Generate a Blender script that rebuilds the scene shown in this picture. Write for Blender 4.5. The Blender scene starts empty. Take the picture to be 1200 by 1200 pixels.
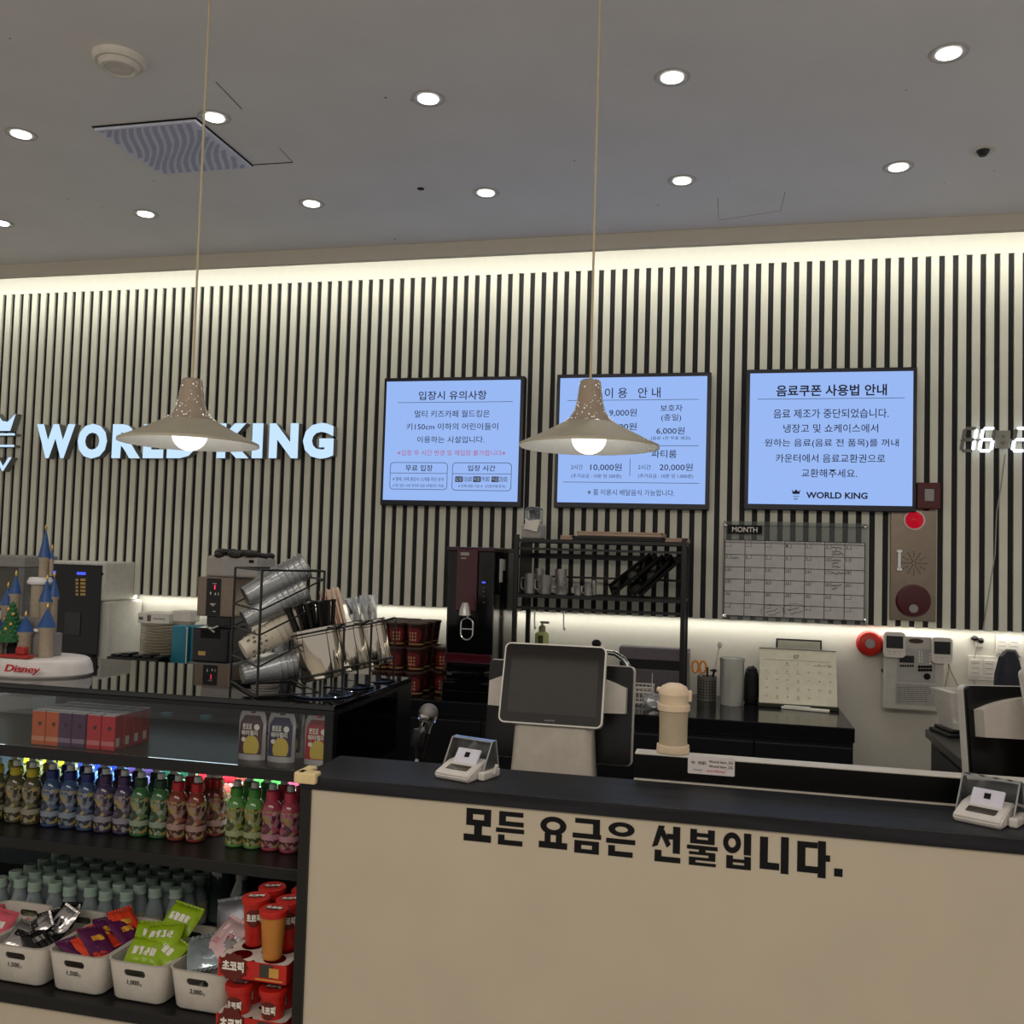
import bpy, bmesh, math, random
from mathutils import Vector, Matrix, Euler
random.seed(7)
C = bpy.context.scene.collection
SC = bpy.context.scene
PI = math.pi
R = math.radians

# ------------------------------------------------------------------ camera
H = 1.55
FPX = 1090.0
psi, th, rho = .2289, .0472, .029
fw = Vector((-math.sin(psi)*math.cos(th), math.cos(psi)*math.cos(th), math.sin(th)))
r0 = Vector((math.cos(psi), math.sin(psi), 0)); u0 = r0.cross(fw)
rt = r0*math.cos(rho)+u0*math.sin(rho); up = u0*math.cos(rho)-r0*math.sin(rho)
cam = bpy.data.cameras.new('camera'); co = bpy.data.objects.new('camera', cam); C.objects.link(co)
co.matrix_world = Matrix(((rt.x, up.x, -fw.x, 0), (rt.y, up.y, -fw.y, 0), (rt.z, up.z, -fw.z, H), (0, 0, 0, 1)))
cam.sensor_width = 36; cam.sensor_fit = 'HORIZONTAL'; cam.lens = 36*FPX/1200; cam.clip_start = .05
SC.camera = co

def P(x, y, Y=None, Z=None, X=None):
    """a pixel of the photograph back to the real plane it lies on"""
    d = fw + rt*((x-600)/FPX) - up*((y-600)/FPX)
    t = Y/d.y if Y is not None else ((Z-H)/d.z if Z is not None else X/d.x)
    return Vector((0, 0, H)) + d*t
def W(x0, y0, x1, y1, Y):
    cx, cy = (x0+x1)/2, (y0+y1)/2
    return P(x0, cy, Y=Y).x, P(x1, cy, Y=Y).x, P(cx, y1, Y=Y).z, P(cx, y0, Y=Y).z

# ------------------------------------------------------------------ world, lights, exposure
SC.view_settings.view_transform = 'Standard'; SC.view_settings.look = 'None'
SC.view_settings.gamma = 1; SC.view_settings.use_curve_mapping = False
SC.view_settings.exposure = 0.0
wd = bpy.data.worlds.new('world'); SC.world = wd; wd.use_nodes = True
bg = wd.node_tree.nodes['Background']
bg.inputs[0].default_value = (1.0, .93, .84, 1); bg.inputs[1].default_value = .42

CEIL = 2.98
def area(name, loc, rot, sx, sy, power, col):
    l = bpy.data.lights.new(name, 'AREA'); l.shape = 'RECTANGLE'; l.size = sx; l.size_y = sy
    l.energy = power; l.color = col
    o = bpy.data.objects.new(name, l); C.objects.link(o); o.location = loc; o.rotation_euler = rot
    return o
# cove strip above the slats, strip under the slats
area('cove_light', (-2.0, 4.10, 2.955), (R(48), 0, 0), 8.7, .03, 15, (1, .985, .90))
area('under_slat_light', (-2.0, 4.318, 1.286), (R(12), 0, 0), 8.7, .02, 7.2, (1, .985, .88))
# lamps of the hall behind the viewer
area('hall_light', (-.6, -.8, 2.9), (R(22), 0, 0), 4.5, 1.2, 84, (1, .91, .79))
# case strip
cl_ = area('case_light', (-1.85, 2.37, .970), (R(30), 0, 0), 1.7, .02, 13, (.66, .90, 1)); cl_.data.spread = R(110)
area('case_light', (-1.85, 2.66, 1.135), (R(-35), 0, 0), 1.6, .02, .25, (.75, .93, 1))

# ------------------------------------------------------------------ materials
def lin(c):
    return tuple(((v/255)/12.92 if v/255 <= .04045 else ((v/255+.055)/1.055)**2.4) for v in c)
MATS = {}
def mat(name, rgb, rough=.5, metal=0, emit=0, trans=0, ior=1.45, vary=.06, scale=30, coat=0, bump=0, alpha=1, spec=.5):
    if name in MATS: return MATS[name]
    m = bpy.data.materials.new(name); m.use_nodes = True; nt = m.node_tree
    b = nt.nodes['Principled BSDF']; c = lin(rgb)
    b.inputs['Base Color'].default_value = (*c, 1)
    b.inputs['Roughness'].default_value = rough; b.inputs['Metallic'].default_value = metal
    b.inputs['IOR'].default_value = ior; b.inputs['Transmission Weight'].default_value = trans
    b.inputs['Coat Weight'].default_value = coat; b.inputs['Alpha'].default_value = alpha
    b.inputs['Specular IOR Level'].default_value = spec
    if emit:
        if emit < 3: b.inputs['Base Color'].default_value = (0, 0, 0, 1); b.inputs['Specular IOR Level'].default_value = .15
        b.inputs['Emission Color'].default_value = (*c, 1); b.inputs['Emission Strength'].default_value = emit
    elif vary:
        tc = nt.nodes.new('ShaderNodeTexCoord'); n = nt.nodes.new('ShaderNodeTexNoise')
        n.inputs['Scale'].default_value = scale; n.inputs['Detail'].default_value = 3
        nt.links.new(tc.outputs['Object'], n.inputs['Vector'])
        mr = nt.nodes.new('ShaderNodeMapRange')
        mr.inputs[1].default_value = .3; mr.inputs[2].default_value = .7
        mr.inputs[3].default_value = 1-vary; mr.inputs[4].default_value = 1+vary
        mx = nt.nodes.new('ShaderNodeVectorMath'); mx.operation = 'SCALE'
        mx.inputs[0].default_value = c
        nt.links.new(n.outputs['Fac'], mr.inputs[0]); nt.links.new(mr.outputs[0], mx.inputs['Scale'])
        nt.links.new(mx.outputs[0], b.inputs['Base Color'])
        if bump:
            bp = nt.nodes.new('ShaderNodeBump'); bp.inputs['Strength'].default_value = bump; bp.inputs['Distance'].default_value = .002
            nt.links.new(n.outputs['Fac'], bp.inputs['Height']); nt.links.new(bp.outputs[0], b.inputs['Normal'])
    MATS[name] = m
    return m
def clear(name, tint=(255, 255, 255), rough=.03, refl=1.0, body=0.0, bodyrgb=(200, 205, 210)):
    """thin clear sheet: see-through with a grazing mirror, and a little milky body"""
    if name in MATS: return MATS[name]
    m = bpy.data.materials.new(name); m.use_nodes = True; nt = m.node_tree; nt.nodes.clear()
    out = nt.nodes.new('ShaderNodeOutputMaterial'); t = nt.nodes.new('ShaderNodeBsdfTransparent')
    t.inputs[0].default_value = (*lin(tint), 1)
    g = nt.nodes.new('ShaderNodeBsdfGlossy'); g.inputs['Roughness'].default_value = rough
    fr = nt.nodes.new('ShaderNodeFresnel'); fr.inputs[0].default_value = 1.45
    mu = nt.nodes.new('ShaderNodeMath'); mu.operation = 'MULTIPLY'; mu.inputs[1].default_value = refl
    nt.links.new(fr.outputs[0], mu.inputs[0])
    base = t
    if body:
        d = nt.nodes.new('ShaderNodeBsdfDiffuse'); d.inputs[0].default_value = (*lin(bodyrgb), 1)
        mb = nt.nodes.new('ShaderNodeMixShader'); mb.inputs[0].default_value = body
        nt.links.new(t.outputs[0], mb.inputs[1]); nt.links.new(d.outputs[0], mb.inputs[2]); base = mb
    mx = nt.nodes.new('ShaderNodeMixShader')
    nt.links.new(mu.outputs[0], mx.inputs[0]); nt.links.new(base.outputs[0], mx.inputs[1]); nt.links.new(g.outputs[0], mx.inputs[2])
    nt.links.new(mx.outputs[0], out.inputs[0])
    MATS[name] = m
    return m
def grain(name, a, b, rough, sc=(4, 60, 60), spec=.5):
    if name in MATS: return MATS[name]
    m = mat(name, a, rough, vary=0, spec=spec); nt = m.node_tree; bs = nt.nodes['Principled BSDF']
    tc = nt.nodes.new('ShaderNodeTexCoord'); mp = nt.nodes.new('ShaderNodeMapping'); mp.inputs['Scale'].default_value = sc
    n = nt.nodes.new('ShaderNodeTexNoise'); n.inputs['Scale'].default_value = 1.0; n.inputs['Detail'].default_value = 6
    cr = nt.nodes.new('ShaderNodeValToRGB')
    cr.color_ramp.elements[0].position = .35; cr.color_ramp.elements[0].color = (*lin(a), 1)
    cr.color_ramp.elements[1].position = .68; cr.color_ramp.elements[1].color = (*lin(b), 1)
    nt.links.new(tc.outputs['Object'], mp.inputs[0]); nt.links.new(mp.outputs[0], n.inputs['Vector'])
    nt.links.new(n.outputs['Fac'], cr.inputs[0]); nt.links.new(cr.outputs[0], bs.inputs['Base Color'])
    return m
def ceiling_mat():
    m = mat('ceiling_paint', (228, 227, 228), .75, vary=.03, scale=3); nt = m.node_tree; bs = nt.nodes['Principled BSDF']
    src = bs.inputs['Base Color'].links[0].from_socket
    tc = nt.nodes.new('ShaderNodeTexCoord')
    v = nt.nodes.new('ShaderNodeTexVoronoi'); v.inputs['Scale'].default_value = 9
    nt.links.new(tc.outputs['Object'], v.inputs['Vector'])
    n = nt.nodes.new('ShaderNodeTexNoise'); n.inputs['Scale'].default_value = 1.6; nt.links.new(tc.outputs['Object'], n.inputs['Vector'])
    th_ = nt.nodes.new('ShaderNodeMapRange'); th_.inputs[1].default_value = .45; th_.inputs[2].default_value = .75
    th_.inputs[3].default_value = .012; th_.inputs[4].default_value = .06
    nt.links.new(n.outputs['Fac'], th_.inputs[0])
    lt = nt.nodes.new('ShaderNodeMath'); lt.operation = 'LESS_THAN'
    nt.links.new(v.outputs['Distance'], lt.inputs[0]); nt.links.new(th_.outputs[0], lt.inputs[1])
    mx = nt.nodes.new('ShaderNodeMix'); mx.data_type = 'RGBA'
    nt.links.new(lt.outputs[0], mx.inputs['Factor']); nt.links.new(src, mx.inputs['A'])
    mx.inputs['B'].default_value = (*lin((84, 76, 70)), 1)
    nt.links.new(mx.outputs['Result'], bs.inputs['Base Color'])
    return m

BLK = mat('black_plastic', (20, 20, 22), .35)
BLKM = mat('black_metal', (14, 14, 15), .4)
BLKG = mat('black_gloss', (8, 8, 10), .08)
BLKC = mat('black_cabinet', (20, 20, 24), .32)
WHT = mat('white_plastic', (214, 208, 200), .3)
WHTM = mat('white_matte', (220, 215, 205), .6)
GRY = mat('grey_plastic', (150, 148, 145), .45)
STEEL = mat('polished_steel', (206, 204, 200), .38, metal=.85)
BSTEEL = mat('brushed_steel', (132, 120, 108), .32, metal=1)
CHROME = mat('chrome', (225, 225, 225), .06, metal=1)
INK = mat('black_ink', (12, 12, 15), .6, spec=.25)
DINK = mat('dark_print', (34, 34, 58), .6)
RED = mat('red_plastic', (190, 34, 28), .35)
PAPER = mat('white_paper', (228, 224, 214), .7)
CREAM = mat('cream_paper', (232, 228, 205), .7)
GLASS = clear('case_glass')
PLAS = clear('clear_plastic', (240, 243, 246), .06, 1.6, .10)
CRINK = clear('crinkled_film', (235, 238, 240), .12, 2.0, .30, (225, 228, 232))

# ------------------------------------------------------------------ mesh builder
class MB:
    def __init__(s, M=None):
        s.bm = bmesh.new(); s.mi = 0; s.M = M or Matrix.Identity(4)
    def v(s, p): return s.bm.verts.new(s.M @ Vector(p))
    def f(s, vs):
        try: f = s.bm.faces.new(vs)
        except ValueError: return None
        f.material_index = s.mi; return f
    def box(s, x0, x1, y0, y1, z0, z1, bev=0, seg=2, M=None):
        t = bmesh.new(); bmesh.ops.create_cube(t, size=1)
        for v in t.verts:
            v.co = Vector(((x0+x1)/2+v.co.x*(x1-x0), (y0+y1)/2+v.co.y*(y1-y0), (z0+z1)/2+v.co.z*(z1-z0)))
        if bev: bmesh.ops.bevel(t, geom=t.edges[:], offset=bev, segments=seg, affect='EDGES', profile=.5, clamp_overlap=True)
        s.add(t, M); return s
    def add(s, t, M=None):
        mm = s.M @ M if M is not None else s.M
        t.verts.index_update(); mp = [s.bm.verts.new(mm @ v.co) for v in t.verts]
        for f in t.faces: s.f([mp[v.index] for v in f.verts])
        t.free()
    def lathe(s, prof, n=24, c=(0, 0, 0), M=None, cap0=True, cap1=True):
        M = M or Matrix.Identity(4); c = Vector(c); rings = []
        for r, z in prof:
            rings.append([s.v(M @ (c+Vector((r*math.cos(2*PI*k/n), r*math.sin(2*PI*k/n), z)))) for k in range(n)])
        for a, b in zip(rings, rings[1:]):
            for k in range(n): s.f([a[k], a[(k+1) % n], b[(k+1) % n], b[k]])
        if cap0: s.f(rings[0][::-1])
        if cap1: s.f(rings[-1])
        return s
    def cyl(s, p0, p1, r, r1=None, n=16):
        p0, p1 = Vector(p0), Vector(p1); d = p1-p0
        M = Matrix.Translation(p0) @ d.to_track_quat('Z', 'Y').to_matrix().to_4x4()
        return s.lathe([(r, 0), (r if r1 is None else r1, d.length)], n, M=M)
    def tube(s, pts, r, n=8):
        pts = [Vector(p) for p in pts]; rings = []; ref = None
        for i, p in enumerate(pts):
            d = (pts[min(i+1, len(pts)-1)]-pts[max(i-1, 0)]).normalized()
            if ref is None: ref = Vector((0, 0, 1)) if abs(d.z) < .9 else Vector((1, 0, 0))
            a = d.cross(ref).normalized(); b = a.cross(d); ref = b
            rings.append([s.v(p+a*r*math.cos(2*PI*k/n)+b*r*math.sin(2*PI*k/n)) for k in range(n)])
        for A, B in zip(rings, rings[1:]):
            for k in range(n): s.f([A[k], A[(k+1) % n], B[(k+1) % n], B[k]])
        s.f(rings[0][::-1]); s.f(rings[-1]); return s
    def prism(s, pts, y0, y1):
        """XZ outline extruded along Y"""
        a = [s.v((x, y0, z)) for x, z in pts]; b = [s.v((x, y1, z)) for x, z in pts]; n = len(pts)
        s.f(a); s.f(b[::-1])
        for k in range(n): s.f([a[k], b[k], b[(k+1) % n], a[(k+1) % n]])
        return s
    def prism_z(s, pts, z0, z1):
        a = [s.v((x, y, z0)) for x, y in pts]; b = [s.v((x, y, z1)) for x, y in pts]; n = len(pts)
        s.f(a[::-1]); s.f(b)
        for k in range(n): s.f([a[k], a[(k+1) % n], b[(k+1) % n], b[k]])
        return s
    def ball(s, c, rx, ry=None, rz=None, n=16, m=10):
        ry = rx if ry is None else ry; rz = rx if rz is None else rz; c = Vector(c)
        t = bmesh.new(); bmesh.ops.create_uvsphere(t, u_segments=n, v_segments=m, radius=1)
        for v in t.verts: v.co = Vector((v.co.x*rx, v.co.y*ry, v.co.z*rz))+c
        s.add(t); return s
    def quad(s, x0, x1, z0, z1, y):
        s.f([s.v((x0, y, z0)), s.v((x1, y, z0)), s.v((x1, y, z1)), s.v((x0, y, z1))]); return s
    def text(s, txt, x0, x1, z0, z1, y, bold=0.0, depth=0, shear=0):
        """lettering filling a box of an XZ plane, read from -Y"""
        vs, fs = glyphs(txt, bold, depth, shear)
        if not vs: return s
        ax = min(v[0] for v in vs); bx = max(v[0] for v in vs); az = min(v[1] for v in vs); bz = max(v[1] for v in vs)
        az_, bz_ = (az, bz)
        k = (x1-x0)/max(bx-ax, 1e-6); q = (z1-z0)/max(bz_-az_, 1e-6)
        vv = [s.v((x0+(v[0]-ax)*k, y-v[2], z0+(v[1]-az)*q)) for v in vs]
        for f in fs: s.f([vv[i] for i in f])
        return s
    def build(s, name, m, parent=None, smooth=False, loc=None):
        me = bpy.data.meshes.new(name)
        bmesh.ops.recalc_face_normals(s.bm, faces=s.bm.faces[:]) if not getattr(s, 'flat', False) else None
        s.bm.to_mesh(me); s.bm.free()
        for x in (m if isinstance(m, (list, tuple)) else [m]): me.materials.append(x)
        if smooth:
            for p in me.polygons: p.use_smooth = True
            try: me.set_sharp_from_angle(angle=R(38))
            except Exception: pass
        o = bpy.data.objects.new(name, me); C.objects.link(o)
        if parent: o.parent = parent
        if loc: o.location = loc
        return o
_G = {}
def glyphs(txt, bold, depth, shear):
    k = (txt, bold, depth, shear)
    if k in _G: return _G[k]
    cu = bpy.data.curves.new('lettering', 'FONT'); cu.body = txt; cu.size = 1; cu.offset = bold; cu.resolution_u = 3
    cu.extrude = 0; cu.shear = shear
    o = bpy.data.objects.new('lettering', cu)
    me = o.to_mesh()
    vs = [tuple(v.co) for v in me.vertices]; fs = [tuple(p.vertices) for p in me.polygons]
    o.to_mesh_clear(); bpy.data.objects.remove(o); bpy.data.curves.remove(cu)
    if depth:                                  # solid lettering: front face plus side walls
        n = len(vs); cnt = {}
        for f in fs:
            for a, b in zip(f, f[1:]+f[:1]): cnt[(a, b)] = 1
        fs2 = list(fs)
        vs2 = [(v[0], v[1], 0) for v in vs]+[(v[0], v[1], -depth) for v in vs]
        for (a, b) in cnt:
            if (b, a) not in cnt: fs2.append((a, b, b+n, a+n))
        vs, fs = vs2, fs2
    _G[k] = (vs, fs); return _G[k]

def tag(o, label, cat, group=None, kind=None):
    if label: o['label'] = label
    if cat: o['category'] = cat
    if group: o['group'] = group
    if kind: o['kind'] = kind
    return o
def thing(name, label, cat, loc=(0, 0, 0), rz=0, group=None, rot=None):
    o = bpy.data.objects.new(name, None); C.objects.link(o); o.location = loc; o.empty_display_size = .02
    o.rotation_euler = rot if rot else (0, 0, rz)
    return tag(o, label, cat, group)
def kids(o): return list(o.children)
def copy_tree(o, label=None, loc=None, rz=None, group=None, parent=None, rot=None):
    c = o.copy(); C.objects.link(c)
    if parent: c.parent = parent
    for ch in KIDS.setdefault(o.name, kids(o)): copy_tree(ch, parent=c)
    if label: c['label'] = label
    if group: c['group'] = group
    if loc is not None: c.location = loc
    if rz is not None: c.rotation_euler = (0, 0, rz)
    if rot is not None: c.rotation_euler = rot
    return c
KIDS = {}
ORD = ['first', 'second', 'third', 'fourth', 'fifth', 'sixth', 'seventh', 'eighth', 'ninth', 'tenth', 'eleventh', 'twelfth', 'thirteenth', 'fourteenth', 'fifteenth', 'sixteenth']
def struct(o): o['kind'] = 'structure'; return o
def rrect(x0, x1, z0, z1, r, n=5):
    pts = []
    for cx, cz, a in ((x1-r, z0+r, -90), (x1-r, z1-r, 0), (x0+r, z1-r, 90), (x0+r, z0+r, 180)):
        for k in range(n+1):
            t = R(a+90*k/n); pts.append((cx+r*math.cos(t), cz+r*math.sin(t)))
    return pts

# ------------------------------------------------------------------ room shell
D = 4.30
XL, XR = -6.4, 2.4
m = MB(); m.box(XL, XR, 4.36, 4.46, 0, 3.05); struct(m.build('wall_back', mat('wall_paint', (208, 204, 193), .7, vary=.02)))
m = MB(); m.box(XL, XR, D+.0125, 4.359, 1.294, 2.906); struct(m.build('trim_1', mat('slat_backing', (22, 21, 25), .6)))
m = MB(); pitch = .05512; g0 = 1.1496; gw = .0238
k = int((XR-g0)/pitch)
for i in range(k, -136, -1):
    x = g0+i*pitch
    m.box(x+gw, x+pitch, D, D+.012, 1.291, 2.908)
struct(m.build('trim_2', mat('slat_wood', (222, 221, 206), .55, vary=.05, scale=6)))
m = MB(); m.box(XL, XR, D-.001, 4.359, 2.908, 3.05); struct(m.build('trim_3', mat('header_paint', (226, 224, 212), .7, vary=.02)))
m = MB(); m.box(XL, XR, -3.2, 4.05, CEIL, CEIL+.07); struct(m.build('ceiling', ceiling_mat()))
m = MB(); m.box(XL, XR, 4.02, 4.05, 2.913, CEIL-.0005); struct(m.build('trim_4', mat('cove_paint', (200, 194, 180), .7, vary=.02)))
m = MB(); m.box(XL, XR, 4.0505, 4.359, CEIL+.07, CEIL+.09); struct(m.build('trim_5', mat('cove_paint', (200, 194, 180))))
m = MB(); m.box(XL, XR, -3.2, 4.46, -.06, 0); struct(m.build('floor', mat('floor_tile', (186, 180, 170), .4, vary=.05, scale=2)))

# ------------------------------------------------------------------ ceiling fittings
dl = None
LAMP = mat('lamp_disc', (255, 250, 240), emit=7)
def downlight():
    t = thing('downlight', None, 'ceiling light')
    a = MB(); a.lathe([(.031, -.001), (.050, -.004), (.054, 0), (.031, 0)], 28, cap0=False, cap1=False); a.build('trim_ring', mat('ring_paint', (170, 168, 166), .4), t, True)
    b = MB(); b.lathe([(.032, -.0042), (.032, -.001)], 24); b.build('lamp_disc', LAMP, t)
    return t
def lamp_at(x, y, e):
    l = bpy.data.lights.new('downlight_beam', 'SPOT'); l.energy = e; l.spot_size = R(80); l.spot_blend = .8; l.shadow_soft_size = .04; l.color = (1, .95, .88)
    o = bpy.data.objects.new('downlight_beam', l); C.objects.link(o); o.location = (x, y, CEIL-.02)
rows = [(2.72, [(-2.443, 'first'), (-1.69, 'second'), (-.943, 'third'), (-.185, 'fourth'), (.573, 'fifth')], 'row of five nearer the viewer'),
        (3.485, [(-3.21, 'first'), (-2.475, 'second'), (-1.70, 'third'), (-.955, 'fourth'), (-.192, 'fifth'), (.571, 'sixth')], 'row along the slatted wall')]
for y, xs, rn in rows:
    for x, o_ in xs:
        lb = f'round recessed ceiling downlight, {o_} from the left in the {rn}'
        if dl is None: dl = downlight(); dl.location = (x, y, CEIL); dl['label'] = lb; dl['group'] = 'recessed downlights'
        else: copy_tree(dl, lb, (x, y, CEIL), group='recessed downlights')
        lamp_at(x, y, 15 if y < 3 else 6)

p = P(140, 72, Z=CEIL-.01); t = thing('ceiling_speaker', 'round white ceiling disc with a raised ring, left of the air panel', 'ceiling fitting', (p.x, p.y, CEIL))
a = MB(); a.lathe([(.075, 0), (.075, -.012), (.068, -.02), (.06, -.02)], 32, cap0=False, cap1=False); a.build('base_ring', WHTM, t, True)
a = MB(); a.lathe([(.06, -.019), (.052, -.034), (.044, -.036), (.04, -.030), (0.001, -.030)], 32, cap0=False, cap1=False); a.build('cover', WHT, t, True)
p = P(1152, 176, Z=CEIL); t = thing('sprinkler_head', 'small dark recessed sprinkler head in the ceiling', 'sprinkler', (p.x, p.y, CEIL))
a = MB(); a.lathe([(.04, 0), (.042, -.004), (.03, -.006), (.02, -.002)], 24, cap0=False, cap1=False); a.build('ring', WHT, t, True)
a = MB(); a.lathe([(.022, -.001), (.02, -.006), (.012, -.02), (.004, -.022)], 16); a.build('nozzle', BLK, t, True)
p = P(493, 221, Z=CEIL); a = MB(); a.lathe([(.014, -.002), (.014, 0)], 16); tag(a.build('ceiling_socket', INK, loc=(p.x, p.y, CEIL)), 'tiny dark round hole in the ceiling between downlights', 'socket')
# wavy air panel
c4 = [P(x, y, Z=CEIL) for x, y in ((110, 148), (230, 139), (295, 193), (187, 202))]
xa = (c4[0].x+c4[3].x)/2; xb = (c4[1].x+c4[2].x)/2; ya = (c4[0].y+c4[1].y)/2; yb = (c4[2].y+c4[3].y)/2
t = thing('air_panel', 'square grey ceiling air panel with wavy stripes', 'ceiling panel', ((xa+xb)/2, (ya+yb)/2, CEIL))
w, h = (xb-xa)/2, (yb-ya)/2
a = MB(); a.box(-w, w, -h, h, -.012, -.0005, .003); a.build('plate', mat('air_plate', (222, 226, 246), .6), t)
a = MB(); k_ = -.62*w/h
for i in range(24):
    x = -w*2+i*w*.155; pts = []
    for k in range(41):
        q = -h*.95+k*h*1.9/40; pts.append((x+(q+h)*k_+w*.62+.012*math.sin(q*19+i*.25)+w*.4, q))
    for q0, q1 in zip(pts, pts[1:]):
        l0, l1, m0, m1 = q0[0]-.009, q0[0]+.009, q1[0]-.009, q1[0]+.009
        if min(l0, m0) < -w*.96 or max(l1, m1) > w*.96: continue
        a.f([a.v((l0, q0[1], -.0132)), a.v((l1, q0[1], -.0132)), a.v((m1, q1[1], -.0132)), a.v((m0, q1[1], -.0132))])
a.build('wave_print', mat('wave_print', (176, 180, 212), .6), t)
a = MB()
for x0, x1, y0, y1 in ((-w-.004, w+.004, -h-.006, -h), (-w-.004, w+.004, h, h+.003), (w, w+.005, -h, h), (-w-.002, -w, -h, h)): a.box(x0, x1, y0, y1, -.004, -.0003)
a.build('gap_seam', INK, t)
# hatch seams
hs = [P(x, y, Z=CEIL) for x, y in ((253, 96), (343, 190), (297, 193))]
a = MB(); a.tube([hs[0]-Vector((0, 0, .0)), hs[0].lerp(hs[1], .3)], .0015, 4); a.tube([hs[0].lerp(hs[1], .8), hs[1]], .0012, 4); a.tube([hs[1], hs[2]], .0025, 4)
tag(a.build('access_hatch', INK), 'cracked seam outline of a ceiling hatch beside the wavy air panel', 'hatch')
hs = [P(x, y, Z=CEIL) for x, y in ((841, 232), (842, 258), (915, 247), (920, 225))]
a = MB(); a.tube(hs, .0011, 4); tag(a.build('access_hatch', mat('seam_grey', (120, 114, 106), .8)), 'faint square hatch outline in the ceiling by the cove', 'hatch')

# ------------------------------------------------------------------ pendant lamps
TAUPE = mat('taupe_gloss', (164, 148, 132), .12, coat=.6)
SHADE = mat('shade_paint', (176, 170, 152), .5)
SHADEIN = mat('shade_inside', (225, 225, 222), .5)
BULB = mat('bulb_glow', (255, 253, 246), emit=1.6)
def pendant(loc, rad, label):
    t = thing('pendant_lamp', label, 'pendant lamp', loc, 0, 'pendant lamps over the counter'); k = rad/.16
    a = MB(); a.lathe([(.16*k, 0), (.1595*k, .006*k), (.125*k, .022*k), (.09*k, .040*k), (.060*k, .056*k)], 48, cap0=False, cap1=False)
    a.build('shade', SHADE, t, True)
    a = MB(); a.lathe([(.159*k, .0005), (.124*k, .019*k), (.089*k, .037*k), (.055*k, .052*k)], 48, cap0=False, cap1=False); a.build('shade_lining', SHADEIN, t, True)
    a = MB(); a.lathe([(.060*k, .056*k), (.048*k, .065*k), (.036*k, .083*k), (.030*k, .105*k), (.026*k, .135*k), (.0235*k, .152*k), (.020*k, .155*k), (.004, .156*k)], 40, cap0=False)
    nk = a.build('neck', TAUPE, t, True)
    a = MB(); rnd = random.Random(3)
    for i in range(90):
        z = .058+.092*rnd.random()**1.6; an = rnd.random()*2*PI
        pr = [(.060, .056), (.048, .065), (.036, .083), (.030, .105), (.026, .135), (.0235, .152)]
        for (ra, za), (rb, zb) in zip(pr, pr[1:]):
            if za <= z <= zb: rr = ra+(rb-ra)*(z-za)/(zb-za)
        rr = rr*k+.0004; c = Vector((rr*math.cos(an), rr*math.sin(an), z*k)); s = .0007+.0011*rnd.random()**2
        a.ball(c, s, n=6, m=4)
    a.build('glow_bead', mat('pinhole_glow', (255, 246, 228), emit=.9), nk)['kind'] = 'stuff'  # neck is uncut: glowing beads stand in for bulb light through perforations
    a = MB(); a.ball((0, 0, .020*k), .040*k, .040*k, .036*k, 24, 14); b = a.build('bulb', BULB, t, True)
    a = MB(); top = CEIL-loc[2]; a.tube([(0, 0, .155*k), (0, 0, top*.5), (0, 0, top)], .0028, 8); a.build('cord', mat('cord_fabric', (196, 182, 152), .6), t, True)
    a = MB(); a.lathe([(.05, top-.022), (.05, top-.001)], 24); a.build('ceiling_cup', WHT, t)
    l = bpy.data.lights.new('bulb_light', 'POINT'); l.energy = .45; l.shadow_soft_size = .03; l.color = (1, .95, .86)
    o = bpy.data.objects.new('bulb_light', l); C.objects.link(o); o.location = (loc[0], loc[1], loc[2]-.022)
    return t
pl = P(222, 519, Y=1.97); pendant((pl.x, pl.y, pl.z-.003), .161, 'off-white cone pendant lamp hanging in front of the glowing wall letters')
pr_ = P(690, 523, Y=2.11); pendant((pr_.x, pr_.y, pr_.z-.003), .161, 'off-white cone pendant lamp hanging in front of the middle menu screen')

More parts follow.
